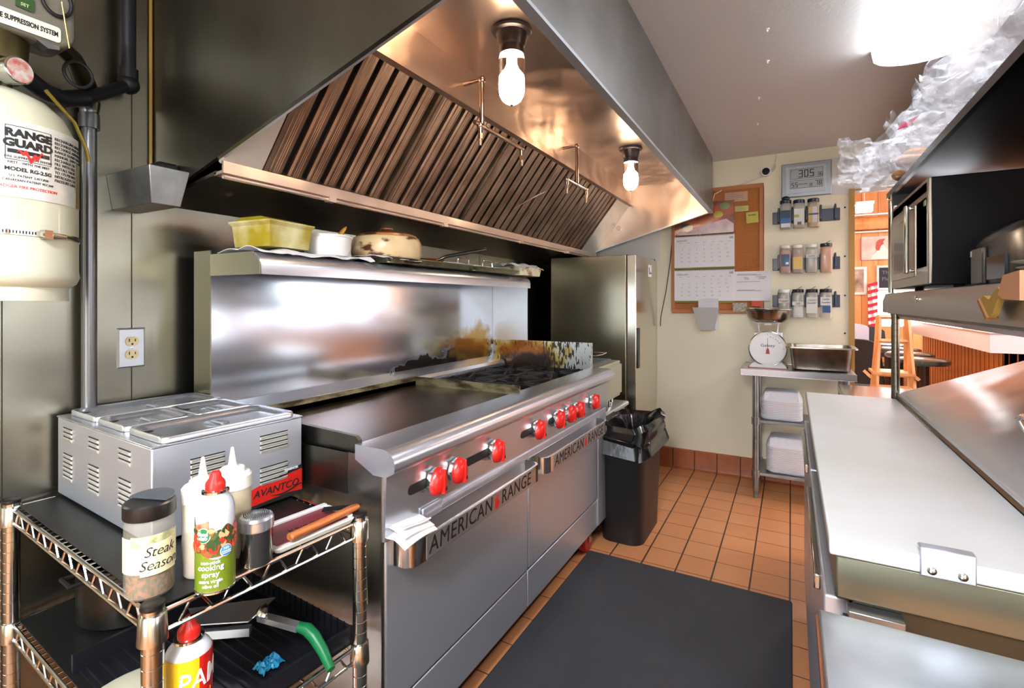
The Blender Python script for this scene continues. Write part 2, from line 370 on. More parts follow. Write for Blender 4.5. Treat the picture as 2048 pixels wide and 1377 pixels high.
# grease filters
FL = 0.485; FW = 0.524
def make_filter(y0, label):
    t = thing('baffle_filter', label, 'grease filter', (-1.4, y0, 1.68), 0, 'row of grease filters in the hood')
    M = basis((-1.4, y0, 1.68), (0, 1, 0), (sl.x, 0, sl.z))    # x along y-axis, y up the slope, z = outward?
    b = B(M)
    b.box(0, FW, 0, FL, -0.028, -0.024)
    obj('back_plate', b, filter_dark, t)  # plain dark plate behind the slots between baffles
    b = B(M); b.box(0.001, FW - .001, 0, 0.012, -.022, 0.002).box(0.001, FW - .001, FL - .012, FL, -.022, .002).box(0.001, .016, 0, FL, -.022, .002).box(FW - .016, FW - .001, 0, FL, -.022, .002)
    obj('frame', b, steel_filter, t, bevel=.0015)
    b = B(M); n = 7; p = (FW - 0.03) / n
    for i in range(n):
        x0 = 0.017 + i * p
        w_ = p * 0.70
        prof = [(x0 + .003, -.02), (x0 + w_ - .003, -.02), (x0 + w_, -.006), (x0 + w_ * .88, 0.0), (x0 + w_ * .66, -.0), (x0 + w_ * .62, -.002), (x0 + w_ * .58, 0), (x0 + w_ * .52, 0), (x0 + w_ * .48, -.002), (x0 + w_ * .44, 0), (x0 + w_ * .38, 0), (x0 + w_ * .34, -.002), (x0 + w_ * .30, 0), (x0 + w_ * .12, 0), (x0, -.006)]
        b.loft([[(px_, 0.012, pz) for px_, pz in prof], [(px_, FL - .012, pz) for px_, pz in prof]])
    obj('baffle_panel', b, steel_filter, t, smooth=20)
    return t
nm = ['grease filter at the near end beside the pale filler panel', 'second grease filter from the near end of hood', 'middle grease filter behind the first nozzle pipe', 'fourth grease filter from the near end of hood', 'grease filter at the far end behind the last nozzles']
f0 = make_filter(0.957, nm[0])
for i in range(1, 5): dup(f0, (-1.4, 0.957 + 0.5265 * i, 1.68), None, nm[i])
# hood lamps
lamp_grey = mat('dark_porcelain_holder', '#4a4148', 0.35)
glass_m = mat('clear_jar_glass', '#ffffff', 0.02, trans=1, ior=1.25)
bulb_m = mat('lit_bulb', '#fff3e0', 0.5, emit=BULB, ecol='#ffe0bd')
def hood_lamp(x, y, label):
    t = thing('hood_lamp', label, 'lamp', (x, y, 2.2), 0, 'jar lamps in the hood')
    obj('lamp_holder', B().lathe([(0.066, 0), (0.068, -0.006), (0.064, -0.012), (0.052, -.016), (0.045, -0.055), (0.041, -.06), (0.041, -.085), (0.03, -.087)], (x, y, 2.2), 32), lamp_grey, t)
    obj('glass_jar', B().lathe([(0.040, -0.084), (0.043, -.095), (0.043, -.20), (0.040, -.222), (0.031, -.238), (0.018, -.247), (0.002, -.25)], (x, y, 2.2), 32), glass_m, t)
    bo = obj('bulb', B().lathe([(0.012, -0.09), (0.013, -.12), (0.018, -.135), (0.032, -.152), (0.035, -.18), (0.033, -.21), (0.022, -.230), (0.002, -.238)], (x, y, 2.2), 24), bulb_m, t)
    obj('finial', B().ball((x, y, 1.948), .005, 10), lamp_grey, bo)
    return t
hl = hood_lamp(-0.815, 1.463, 'lit jar lamp hanging in the hood above the griddle')
dup(hl, (-0.827, 2.93, 2.2), None, 'lit jar lamp hanging in the hood above the burners')
# nozzle pipes
pipe_m = mat('warm_chrome_pipe', '#b9a196', 0.22, 1); tip_m = mat('nozzle_brass', '#cbb79f', 0.3, 1)
def nozzle(b, b2, p):
    x, y, z = p
    b.ball((x, y, z), .013, 12); b.cyl((x, y, z), (x, y, z - .03), .009)
    b2.cyl((x, y, z - .03), (x, y, z - .05), .0105, n=6).cyl((x, y, z - .05), (x, y, z - .075), .007, .006, n=10)
def pipes(name, pts_list, noz, label, drop):
    t = thing(name, label, 'pipe', (drop[0][0], drop[0][1], drop[0][2]))
    b = B()
    for pts, r in pts_list: b.tube(pts, r, 12)
    for pts, r in pts_list:
        for q in pts[1:-1]: b.ball(q, r * 1.55, 12)
    b2 = B()
    for p in noz: nozzle(b, b2, p)
    obj('pipe', b, pipe_m, t); obj('nozzle_tip', b2, tip_m, t)
XN = -1.02
pipes('nozzle_pipe', [([(-1.1, 1.60, 2.13), (XN, 1.60, 2.13), (XN, 1.60, 1.955)], .0095), ([(XN, 1.55, 1.955), (XN, 1.60, 1.955), (XN, 1.92, 1.955)], .0085)],
      [(XN + .005, 1.58, 1.95), (XN, 1.92, 1.955)], 'bare nozzle pipe dropping beside the nearer hood lamp', [(-1.1, 1.6, 2.13)])
pipes('nozzle_pipe', [([(-1.1, 2.56, 2.14), (XN, 2.56, 2.14), (XN, 2.56, 1.93)], .0095), ([(XN, 2.42, 1.93), (XN, 2.56, 1.93), (XN, 2.70, 1.93)], .0085)],
      [(XN, 2.42, 1.93), (XN, 2.70, 1.93)], 'bare T-shaped nozzle pipe dropping beside the farther hood lamp', [(-1.1, 2.56, 2.14)])
one('sensor_rod', B().tube([(-1.18, 2.5, 1.90), (-1.24, 2.36, 1.82), (-1.27, 2.3, 1.78)], .004, 8), chrome_dim, 'thin steel rod with hooked end hanging before the filters', 'rod')
one('pipe_cap', B().cyl((-1.2, Y1 - .012, 1.88), (-1.2, Y1 - .035, 1.88), .018), pipe_m, 'round pipe cap on the far inner end of hood', 'pipe fitting')
one('grease_seam', B().grid(lambda u, v: (-1.098 + .018 * v * (.3 + abs(noise.noise(Vector((u * 30, 0, 0))))), .9 + .32 * u, 2.198 - .001 * v), 40, 3, .001), mat('dried_tan_grease', '#a87c45', .8, noise_col='#6b4a24', nscale=60), 'strip of crusted tan grease along the inner hood seam', 'grease')

# ================================================================== WALL THINGS LEFT
# junction box
b = B(); b.loft([[(XW, .715, 1.56), (-1.52, .715, 1.56), (-1.52, .79, 1.56), (XW, .79, 1.56)], [(XW, .70, 1.66), (-1.5, .70, 1.66), (-1.5, .805, 1.66), (XW, .805, 1.66)]])
t = thing('detector_box', 'small steel junction box on the wall under hood corner', 'box', (XW, .75, 1.6))
obj('box_body', b, galv, t, bevel=.002)
obj('conduit_fitting', B().cyl((-1.6, .76, 1.66), (-1.6, .76, 1.675), .02).tube([(-1.6, .76, 1.675), (-1.6, .775, 1.685), (-1.6, .815, 1.685)], .014), iron, t)
one('sealant_strip', B().tube([(XW + .006, Y0 - .006, z) for z in (1.66, 1.8, 2.0, 2.2, 2.34)], .005, 8), mat('yellowed_sealant', '#9a7c38', .6), 'yellowed sealant bead down the hood and wall corner', 'sealant')
# outlet
t = thing('wall_outlet', 'duplex electrical outlet with steel plate on the wall', 'outlet', (XW, .765, 1.15))
M = basis((XW, .763, 1.152), (0, 1, 0), (0, 0, 1))
b = B(M); b.loft([[( -.037, -.06, 0), (.037, -.06, 0), (.037, .06, 0), (-.037, .06, 0)], [(-.032, -.055, .006), (.032, -.055, .006), (.032, .055, .006), (-.032, .055, .006)]])
obj('cover_plate', b, steel_v, t)
for s_ in (-1, 1):
    b = B(M @ T(0, s_ * .0195, .006)); b.rrect(.034, .028, .012, 0, .003)
    r_ = obj('receptacle', b, mat('almond_plastic', '#d9cfa0', .4), t)
    b = B(M @ T(0, s_ * .0195, .009)); b.box(-.009, -.0065, -.001, .008, 0, .0006).box(.0065, .009, -.001, .007, 0, .0006).rrect(.005, .006, .002, 0, .0006, c=(0, -.008))
    obj('slot', b, ink, r_)
obj('screw', B(M @ T(0, 0, .006)).lathe([(.003, 0), (.003, .001), (.001, .0015)], n=12), chrome, t)
# pipes on the wall
one('gas_pipe', B().cyl((-1.70, .645, .72), (-1.70, .645, 1.80), .0175, n=20).cyl((-1.70, .645, 1.77), (-1.70, .645, 1.81), .024).ball((-1.7, .645, 1.82), .022), mat('grey_painted_pipe', '#6e6f70', .3, .8), 'long grey vertical pipe running down the steel wall', 'pipe')
t = thing('conduit', 'black conduit dropping from the ceiling and bending to the tank', 'pipe', (-1.7, .74, 2.0))
dk = mat('black_iron_pipe', '#1c1d22', .45, .4)
b = B().cyl((-1.69, .735, ZC), (-1.69, .735, 1.93), .0185, n=20).ball((-1.69, .735, 1.925), .028, 16).cyl((-1.69, .735, 1.97), (-1.69, .735, 1.94), .024)
b.tube([(-1.69, .735, 1.925), (-1.655, .66, 1.865), (-1.62, .6, 1.822)], .017, 14).tube([(-1.62, .605, 1.825), (-1.6, .55, 1.80), (-1.55, .5, 1.79), (-1.50, .44, 1.80)], .021, 14)
obj('pipe', b, dk, t)
t = thing('elbow_pipe', 'oily elbow pipe between the control box and grey pipe', 'pipe', (-1.6, .6, 1.9))
obj('pipe', B().tube([(-1.50, .50, 1.90), (-1.56, .56, 1.895), (-1.64, .61, 1.88), (-1.695, .64, 1.865), (-1.70, .647, 1.84), (-1.70, .647, 1.80)], [.02, .02, .024, .026, .024, .018], 14), mat('oily_brown_pipe', '#4d4634', .3, .8), t)
obj('wire_loop', B().tube([(-1.52 + .0 * a, .555 + .028 * math.cos(a), 1.845 + .03 * math.sin(a)) for a in [2 * PI * k / 20 for k in range(20)]], .004, 8, closed=True), iron, t)
# fire suppression control box
t = thing('control_box', 'grey fire suppression control box on the wall above the tank', 'control box', (-1.6, .3, 1.9))
xf = -1.43
b = B(basis((xf - .1, .27, 1.965), (0, 1, 0), (0, 0, 1))); b.rrect(.5, .21, .035, 0, .1)
obj('box_body', b, mat('grey_enamel', '#7a7668', .35, .3, coat=.2), t, bevel=.012, seg=3)
M = basis((xf + .001, .29, 1.890), (0, 1, 0), (0, 0, 1))
pl = obj('nameplate', B(M @ T(.0, -.005)).rrect(.40, .034, .007, 0, .0015), mat('pale_nameplate', '#d6d6c4', .4), t)
text('FIRE SUPPRESSION SYSTEM', M @ T(.195, -.005, .002), .0150, ink, pl, align='RIGHT', bold=.0003, sx=.60)
M2 = basis((xf + .001, .430, 1.925), (0, 1, 0), (0, 0, 1))
w_ = obj('status_window', B(M2).prism([(-.015, -.010), (.010, -.012), (.014, -.006), (.014, .012), (.009, .022), (-.015, .024)], 'z', 0, .003), mat('green_indicator', '#33502a', .25), t)
text('SET', M2 @ T(-.001, -.003, .004), .009, mat('pale_green_ink', '#b9c79b', .6), w_)
b = B(); b.tube([(xf + .005, .482 + .026 * math.cos(a), 1.958 + .032 * math.sin(a)) for a in [2 * PI * k / 24 for k in range(24)]], .004, 8, closed=True)
obj('reset_ring', b, iron, t)
obj('pull_wire', B().tube([(xf + .012, .488, 1.958), (xf + .012, .496, 1.90), (xf + .008, .503, 1.862)], .0015, 6), mat('brass_wire', '#b89a50', .4, 1), t)
obj('bracket', B().prism([(.44, 1.868), (.49, 1.868), (.49, 1.855), (.47, 1.85)], 'x', xf - .04, xf - .004), galv, t)
# suppression tank
tx, ty = -1.49, .405; tr = .132
t = thing('suppression_tank', 'white pressurised fire suppression cylinder with dented label', 'cylinder', (tx, ty, 1.295))
obj('tank_body', B().lathe([(.08, 1.315), (tr - .02, 1.318), (tr - .004, 1.33), (tr + .002, 1.345), (tr, 1.36), (tr, 1.63), (tr - .006, 1.66), (tr - .025, 1.70), (tr - .05, 1.725), (.05, 1.742), (.03, 1.746)], (tx, ty, 0), 64), cream_metal, t)
b = B(); b.lathe([(.112, 1.292), (.115, 1.292), (.115, 1.325), (.112, 1.325)], (tx, ty, 0), 48, hollow=True)
obj('foot_ring', b, cream_metal, t)
obj('valve_body', B().lathe([(.035, 1.74), (.035, 1.76), (.045, 1.765), (.045, 1.80), (.06, 1.805), (.062, 1.86), (.05, 1.89)], (tx - .01, ty - .01, 0), 24), mat('bronze_valve', '#6f6444', .35, .9), t)
M = basis((tx + .075, ty + .01, 1.775), (-.35, 1, 0), (0, 0, 1))
g = obj('pressure_gauge', B(M).lathe([(.026, -.03), (.028, -.002), (.028, .004), (.025, .006)], n=28), chrome_dim, t)
obj('gauge_face', B(M @ T(0, 0, .0062)).lathe([(.0245, 0), (.0245, .0006)], n=28), mat('faded_red_dial', '#b8605a', .4, noise_col='#c9c2b4', nscale=60), g)
ang = math.degrees(math.atan2(-ty, -tx))        # towards the kitchen
aF = ang + 12
lb = obj('label_band', patch(B(), (tx, ty), tr + .0006, 1.50, 1.655, aF - 75, aF + 62, 40), mat('worn_foil_label', '#d9d9cf', .3, .2), t)
def tank_text(s, a, z, size, m, **k):
    q = R(a); M = basis((tx, ty, z), (-math.sin(q), math.cos(q), 0), (0, 0, 1))
    text(s, M, size, m, lb, warp=wrap(tr + .0014), **k)
aL = aF + 8
tank_text('RANGE', aL, 1.628, .021, ink, bold=.0012, sx=1.1); tank_text('GUARD', aL, 1.608, .021, ink, bold=.0012, sx=1.1)
b = B(); 
for z0, z1, a0, a1 in ((1.5745, 1.5755, -16, 16), (1.642, 1.643, -16, 16), (1.5745, 1.643, -16, -15.5), (1.5745, 1.643, 15.5, 16), (1.588, 1.596, -14.5, 14.5)): patch(b, (tx, ty), tr + .0013, z0, z1, aL + a0, aL + a1, 12)
obj('logo_frame', b, ink, lb)
b = B(); b.grid(lambda u, v: (tx + (tr + .002) * math.cos(R(aL - 9 + 20 * u)), ty + (tr + .002) * math.sin(R(aL - 9 + 20 * u)), 1.587 + (.006 * math.sin(u * 9) + .004 * math.sin(u * 23)) + (v - .5) * .012 * math.sin(PI * u)), 24, 2, .0004)
obj('logo_flame', b, ink_red, lb)
tank_text('FIRE SUPPRESSION SYSTEM', aL, 1.580, .0065, ink); tank_text('FIRST - WITH THE BEST', aL, 1.569, .0065, ink)
tank_text('MODEL RG-2.5G', aL, 1.556, .0105, ink, bold=.0003); tank_text('U.S. PATENT 3,417,820', aL, 1.543, .0065, ink); tank_text('CANADIAN PATENT 957,360', aL, 1.534, .0065, ink)
tank_text('BADGER FIRE PROTECTION', aL, 1.521, .008, ink_red)
for k in range(11):
    tank_text(('RECHARGING INSTRUCTIONS', 'RECHARGE MUST BE MADE', 'RECHARGE ASSEMBLY BY A', 'RANGE GUARD DISTRIBUTOR', 'MANUAL. EMPTY CYLINDER', 'RECHARGE OR REFILL', 'FILL WITH LIQUID', 'INSTALL VALVE AND', 'TO 175 PSI WITH DRY', 'NITROGEN CHECK', 'PRESSURE GAUGE')[k], aL + 19, 1.636 - k * .0088, .0085, ink, align='LEFT')
for k in range(9):
    tank_text(('WARNING', 'SYSTEM VALVE', 'MUST BE AND', 'CLOSED AND', 'READ THE', 'MANUAL', 'TESTED', 'LISTED', 'AGAINST')[k], aL - 21, 1.636 - k * .0115, .0085, ink, align='RIGHT')
b = B(); patch(b, (tx, ty), tr + .0014, 1.425, 1.436, aF - 80, aF + 88, 60); obj('band_clamp', b, chrome_dim, t)
b = B()
for k in range(70):
    a = aF - 60 + k * 2.1
    if not (12 < k * 2.1 - 60 < 34): patch(b, (tx, ty), tr + .0022, 1.4275, 1.4335, a, a + .8, 1)
obj('clamp_slots', b, ink, t)
q = R(aF + 22); M = basis((tx + (tr + .006) * math.cos(q), ty + (tr + .006) * math.sin(q), 1.430), (-math.sin(q), math.cos(q), 0), (0, 0, 1))
obj('clamp_screw', B(M).box(-.016, .0, -.009, .009, -.006, .007).tube([(0, 0, .002), (.028, -.001, .002)], [.006, .005], 10), chrome_dim, t)
obj('hang_strap', B().tube([(tx + .09, ty + .05, 1.745), (tx + .06, ty + .11, 1.70), (tx + .05, ty + .135, 1.65), (tx + .045, ty + .142, 1.62)], .004, 8), mat('brass_strap', '#8d7a33', .4, .8), t)
patchb = B(); patch(patchb, (tx, ty), tr + .002, 1.50, 1.60, aF + 52, aF + 64, 6); obj('foil_tag', patchb, mat('crumpled_foil', '#a59a6e', .3, .8, bump=1, bscale=80), t)

# ================================================================== RANGE
RX0, RX1, RY0, RY1 = -1.60, -.88, .92, 2.63
rg = thing('gas_range', 'wide stainless commercial gas range with griddle and four burners', 'range', (-1.2, 1.77, 0))
b = B().box(RX0, RX1 - .02, RY0, RY1, .12, .90)
obj('body', b, steel_dark, rg, bevel=.003)
obj('side_panel', B().box(-1.55, -.875, RY0 - .004, RY0, .12, .905), mat('range_side_steel', '#8f8d87', .3, 1), rg)
# control panel
b = B().prism([(-.90, .70), (-.868, .70), (-.862, .865), (-.90, .87)], 'y', RY0, RY1)
cp = obj('control_panel', b, steel, rg)
def slot(y0, y1, z, x=-.8645):
    n = 6; pts = []; b = B()
    h = .013
    for i in range(n + 1): a = R(90 + 180 * i / n); pts.append((y0 + h + h * math.cos(a), z + h * math.sin(a)))
    for i in range(n + 1): a = R(-90 + 180 * i / n); pts.append((y1 - h + h * math.cos(a), z + h * math.sin(a)))
    b.prism(pts, 'x', x - .01, x + .002); obj('pilot_slot', b, ink, rg)
slot(1.0, 1.10, .80); slot(1.255, 1.40, .80); slot(1.62, 1.72, .80); slot(1.86, 1.92, .80)
obj('drip_tray_front', B().box(-.90, -.862, 1.06, RY1 - .05, .703, .728).box(-.866, -.858, 1.055, 1.14, .70, .735), steel_v, rg, bevel=.002)
# bullnose
prof = [(-.962, .893), (-.962, .93), (-.868, .93)]
for i in range(7):
    a = R(90 - 115 * i / 6); prof.append((-.868 + .038 * math.cos(a), .892 + .038 * math.sin(a)))
prof += [(-.858, .862), (-.90, .862)]
obj('bullnose', B().prism(prof, 'y', RY0 - .006, RY1 + .006), steel, rg, smooth=50)
# ovens doors
LSX = .97
def oven_door(y0, y1, nm_):
    d = obj('oven_door', B().box(-.90, RX1, y0, y1, .265, .695), steel_v, rg, bevel=.006)
    h0, h1 = y0 + .02, y1 - .02
    hz0, hz1 = .628, .690
    b = B()
    # flat band whose ends curve back to the door
    pts = [(-.88, h0), (-.835, h0 + .002), (-.818, h0 + .02), (-.815, h0 + .05), (-.815, h1 - .05), (-.818, h1 - .02), (-.835, h1 - .002), (-.88, h1)]
    inn = [(-.88, h1 - .006), (-.838, h1 - .01), (-.826, h1 - .025), (-.823, h1 - .05), (-.823, h0 + .05), (-.826, h0 + .025), (-.838, h0 + .01), (-.88, h0 + .006)]
    b.prism(pts + inn, 'z', hz0, hz1)
    h = obj('door_handle', b, mat('polished_handle', '#d6d6d4', .14, 1), d, smooth=60)
    obj('handle_band', B().box(-.8155, -.8135, h0 + .06, h1 - .06, hz0 + .002, hz1 - .002), mat('satin_nameplate', '#b3b0ad', .35, .8), h)
    M = basis((-.8133, (h0 + h1) / 2, (hz0 + hz1) / 2), (0, 1, 0), (0, 0, 1))
    text('AMERICAN', M @ T(.016, 0, 0), .062, ink, h, align='RIGHT', sx=LSX, shear=.10, space=1.08)
    text('RANGE', M @ T(.070, 0, 0), .062, ink, h, align='LEFT', sx=LSX, shear=.10, space=1.08)
    fl = B(M @ T(.042, 0, 0)); fl.prism([(-.016, -.014), (-.004, -.024), (.010, -.018), (.016, -.004), (.008, .006), (.007, .016), (.001, .028), (-.001, .016), (-.005, .008), (-.008, .014), (-.012, .002)], 'z', 0, .0008)
    obj('flame_logo', fl, ink_red, h)
    return d
oven_door(.935, 1.708, 0); oven_door(1.716, 2.50, 1)
obj('end_trim', B().box(-.90, -.878, 2.505, RY1, .12, .695), steel_v, rg, bevel=.003)
obj('kick_panel', B().box(-.905, -.885, .935, 1.708, .115, .255).box(-.905, -.885, 1.716, 2.60, .115, .255), steel_v, rg, bevel=.003)
obj('vent_gap', B().box(-.903, -.893, .935, 2.6, .256, .264), ink, rg)
# casters
for cx_, cy_ in ((-.93, 2.45), (-.93, 1.05), (-1.5, 1.05), (-1.5, 2.45)):
    b = B().cyl((cx_ - .02, cy_, .057), (cx_ + .02, cy_, .057), .056, n=28)
    c_ = obj('caster', b, mat('dark_red_caster', '#a01f1a', .35), rg, bevel=.006)
    obj('caster_fork', B().box(cx_ - .026, cx_ - .022, cy_ - .03, cy_ + .03, .05, .12).box(cx_ + .022, cx_ + .026, cy_ - .012, cy_ + .03, .05, .12), chrome_dim, c_)
# knobs
def knob(y, z=.80):
    x = -.862
    M = basis((x, y, z), (0, 1, 0), (0, 0, 1))
    b = B(M); prof = []
    for i in range(24):
        a = 2 * PI * i / 24; r = .034 if i % 4 < 2 else .031
        prof.append((r * math.cos(a), r * math.sin(a)))
    b.loft([[(p[0] * .95, p[1] * .95, 0) for p in prof], [(p[0], p[1], .004) for p in prof], [(p[0], p[1], .016) for p in prof], [(p[0] * .86, p[1] * .86, .021) for p in prof]])
    k = obj('knob', b, chrome, rg)
    b = B(M); rings = []
    for i in range(9):
        tt = i / 8; zz = .016 + .024 * math.sin(tt * PI / 2) ; s_ = math.cos(tt * PI / 2) ** .55 if tt < 1 else .05
        rings.append([(.034 * s_ * (1 - .30 * tt) * math.cos(a) * (1 - .22 * math.sin(a)), .039 * (.55 + .45 * s_) * (s_ if s_ > .3 else .3) * math.sin(a) * 1.0, zz) for a in [2 * PI * j / 24 for j in range(24)]])
    b.loft(rings)
    b.obox((0, .002, .036), (.007, .066, .016))
    g = obj('knob_grip', b, red_pl, k, bevel=.001, smooth=50)
    obj('flame_mark', B(M @ T(.004, -.017, .0445)).prism([(-.004, -.004), (0, -.006), (.004, -.004), (.003, .001), (.001, .006), (-.001, .001), (-.003, .003)], 'z', -.006, .0), ink, g)
for y in (1.10, 1.20, 1.42, 1.735, 1.925, 2.045, 2.145, 2.355): knob(y)
# griddle
gr_m = mat('seasoned_griddle', '#241d18', .24, .55, noise_col='#4b3527', nscale=4.5, lo=.4, hi=.7, rvar=.12)
obj('griddle_plate', B().box(-1.50, -.962, .945, 1.79, .885, .912), gr_m, rg)
gs = mat('stained_griddle_splash', '#8d8360', .4, .6, noise_col='#3a2c15', nscale=10, nstretch=(1, 1, 3), lo=.42, hi=.62)
obj('griddle_splash', B().box(-1.505, -.962, 1.79, 1.80, .88, .948).box(-1.512, -1.50, .935, 1.80, .88, .948), gs, rg)
obj('griddle_side', B().prism([(-1.50, .88), (-.964, .88), (-.964, .935), (-.975, .945), (-1.50, .965)], 'y', .928, .94).box(-1.5, -.99, .914, .92, .80, .905), steel_dark, rg)
# burners
obj('burner_pan', B().box(-1.50, -.962, 1.80, 2.615, .87, .885), iron, rg)
for i, (bx, by) in enumerate([(x, y) for x in (-1.10, -1.36) for y in (2.0, 2.41)]):
    b = B(); hx, hy = .128, .195; z0, z1 = .893, .918
    b.box(bx - hx, bx + hx, by - hy, by - hy + .012, z0, z1).box(bx - hx, bx + hx, by + hy - .012, by + hy, z0, z1).box(bx - hx, bx - hx + .012, by - hy, by + hy, z0, z1).box(bx + hx - .012, bx + hx, by - hy, by + hy, z0, z1)
    for k in range(8):
        a = PI / 4 * k + PI / 8; c_, s_ = math.cos(a), math.sin(a); rr = min(hx / abs(c_), hy / abs(s_)) - .004
        p0 = Vector((bx + .05 * c_, by + .05 * s_, 0)); p1 = Vector((bx + rr * c_, by + rr * s_, 0)); n_ = Vector((-s_, c_, 0)) * .005
        b.prism([tuple((p0 + n_).xy), tuple((p0 - n_).xy), tuple((p1 - n_).xy), tuple((p1 + n_).xy)], 'z', z0 + .004, z1 + .004)
    b.lathe([(.052, z0 + .006), (.052, z1), (.045, z1), (.045, z0 + .006)], (bx, by, 0), 24, hollow=True)
    obj('burner_grate', b, iron, rg)
    obj('burner', B().lathe([(.04, .885), (.04, .895), (.03, .903), (.012, .905), (.01, .898)], (bx, by, 0), 24), mat('worn_burner_metal', '#6f6c68', .35, .8), rg)
# backguard, shelf
def stain_mat(name, metalcol, blobs, rough=.24, metal=1.0, streak=0):
    """steel with stains at fixed places: blobs = [(centre, radii, colour, strength)]"""
    m = bpy.data.materials.new(name); m.use_nodes = True; nt = m.node_tree; N = nt.nodes; L = nt.links; p = N['Principled BSDF']
    p.inputs['Roughness'].default_value = rough
    tc = N.new('ShaderNodeTexCoord'); ns = N.new('ShaderNodeTexNoise'); ns.inputs['Scale'].default_value = 14; ns.inputs['Detail'].default_value = 6; L.new(tc.outputs['Object'], ns.inputs['Vector'])
    col = None; met = None
    base = N.new('ShaderNodeRGB'); base.outputs[0].default_value = lin(metalcol); col = base.outputs[0]
    mv = N.new('ShaderNodeValue'); mv.outputs[0].default_value = metal; met = mv.outputs[0]
    for (c, rad, hexc, soft, dry) in blobs:
        mp = N.new('ShaderNodeMapping'); mp.inputs['Location'].default_value = tuple(-c[i] / rad[i] for i in range(3)); mp.inputs['Scale'].default_value = tuple(1 / r for r in rad)
        L.new(tc.outputs['Object'], mp.inputs[0])
        ln = N.new('ShaderNodeVectorMath'); ln.operation = 'LENGTH'; L.new(mp.outputs[0], ln.inputs[0])
        ad = N.new('ShaderNodeMath'); ad.operation = 'MULTIPLY_ADD'; L.new(ns.outputs[0], ad.inputs[0]); ad.inputs[1].default_value = 1.6; L.new(ln.outputs['Value'], ad.inputs[2])
        mr = N.new('ShaderNodeMapRange'); L.new(ad.outputs[0], mr.inputs[0]); mr.inputs['From Min'].default_value = 1.8 + soft; mr.inputs['From Max'].default_value = 1.8 - soft
        mx = N.new('ShaderNodeMix'); mx.data_type = 'RGBA'; L.new(mr.outputs[0], mx.inputs[0]); L.new(col, mx.inputs[6]); mx.inputs[7].default_value = lin(hexc); col = mx.outputs[2]
        mm = N.new('ShaderNodeMix'); mm.data_type = 'FLOAT'; L.new(mr.outputs[0], mm.inputs[0]); L.new(met, mm.inputs[2]); mm.inputs[3].default_value = dry; met = mm.outputs[0]
    if streak:
        mp = N.new('ShaderNodeMapping'); mp.inputs['Scale'].default_value = (1, 1, .25); L.new(tc.outputs['Object'], mp.inputs[0])
        n2 = N.new('ShaderNodeTexNoise'); n2.inputs['Scale'].default_value = 90; n2.inputs['Detail'].default_value = 3; L.new(mp.outputs[0], n2.inputs['Vector'])
        sx_ = N.new('ShaderNodeSeparateXYZ'); L.new(tc.outputs['Object'], sx_.inputs[0])
        band = N.new('ShaderNodeMapRange'); L.new(sx_.outputs[0], band.inputs[0]); band.inputs['From Min'].default_value = streak[0]; band.inputs['From Max'].default_value = streak[1]; band.inputs['To Min'].default_value = 0; band.inputs['To Max'].default_value = .13
        b2 = N.new('ShaderNodeMapRange'); L.new(sx_.outputs[0], b2.inputs[0]); b2.inputs['From Min'].default_value = streak[2]; b2.inputs['From Max'].default_value = streak[1]; b2.inputs['To Min'].default_value = 0; b2.inputs['To Max'].default_value = 1
        th = N.new('ShaderNodeMath'); th.operation = 'MULTIPLY'; L.new(band.outputs[0], th.inputs[0]); L.new(b2.outputs[0], th.inputs[1])
        sm = N.new('ShaderNodeMath'); sm.operation = 'ADD'; L.new(th.outputs[0], sm.inputs[0]); L.new(n2.outputs[0], sm.inputs[1])
        gt = N.new('ShaderNodeMapRange'); L.new(sm.outputs[0], gt.inputs[0]); gt.inputs['From Min'].default_value = .60; gt.inputs['From Max'].default_value = .63
        mx = N.new('ShaderNodeMix'); mx.data_type = 'RGBA'; L.new(gt.outputs[0], mx.inputs[0]); L.new(col, mx.inputs[6]); mx.inputs[7].default_value = lin('#3d342c'); col = mx.outputs[2]
    L.new(col, p.inputs['Base Color']); L.new(met, p.inputs['Metallic'])
    return m
# object coordinates of the range's parts start at its empty (-1.2, 1.77, 0)
bgm = stain_mat('backguard_steel', '#b9bdc4', [((-.4, .20, .95), (.2, .20, .075), '#221c18', .06, .2), ((-.4, .62, .98), (.2, .28, .12), '#2a2018', .10, .2), ((-.4, .66, 1.05), (.2, .2, .10), '#a58145', .3, .8)], rough=.14)
bgd = B().box(-1.68, -1.60, RY0, RY1, .12, 1.44)
obj('backguard', bgd, bgm, rg, bevel=.002)
obj('backguard_end', B().box(-1.685, -1.595, RY0 - .004, RY0, .60, 1.452), mat('end_steel', '#8c8a7c', .3, 1), rg)
obj('rear_ledge', B().prism([(-1.60, .90), (-1.60, .965), (-1.512, .945), (-1.50, .93), (-1.50, .90)], 'y', RY0, RY1 - .02), steel, rg)
prof = [(-1.60, 1.425), (-1.60, 1.44), (-1.40, 1.44), (-1.375, 1.435), (-1.355, 1.42), (-1.35, 1.40), (-1.35, 1.372), (-1.358, 1.372), (-1.36, 1.40), (-1.378, 1.422), (-1.40, 1.428)]
obj('over_shelf', B().prism(prof, 'y', RY0, RY1 + .02), steel, rg, smooth=50)
obj('shelf_end', B().prism([(-1.60, 1.372), (-1.35, 1.372), (-1.35, 1.405), (-1.385, 1.44), (-1.60, 1.44)], 'y', RY0 - .002, RY0 + .002), mat('shelf_end_steel', '#b5b39c', .35, .9), rg)
obj('shelf_end', B().box(-1.60, -1.36, RY1, RY1 + .004, 1.06, 1.43), steel_v, rg)
ssm = stain_mat('scorched_side_splash', '#c6c9c4', [((-.16, .85, .97), (.25, .3, .13), '#b9a04a', .12, .5), ((-.17, .85, .985), (.17, .3, .08), '#8e5311', .2, .45), ((-.15, .85, .935), (.18, .3, .06), '#24150b', .22, .2)], rough=.32, metal=.7, streak=(-.12, .08, .20))
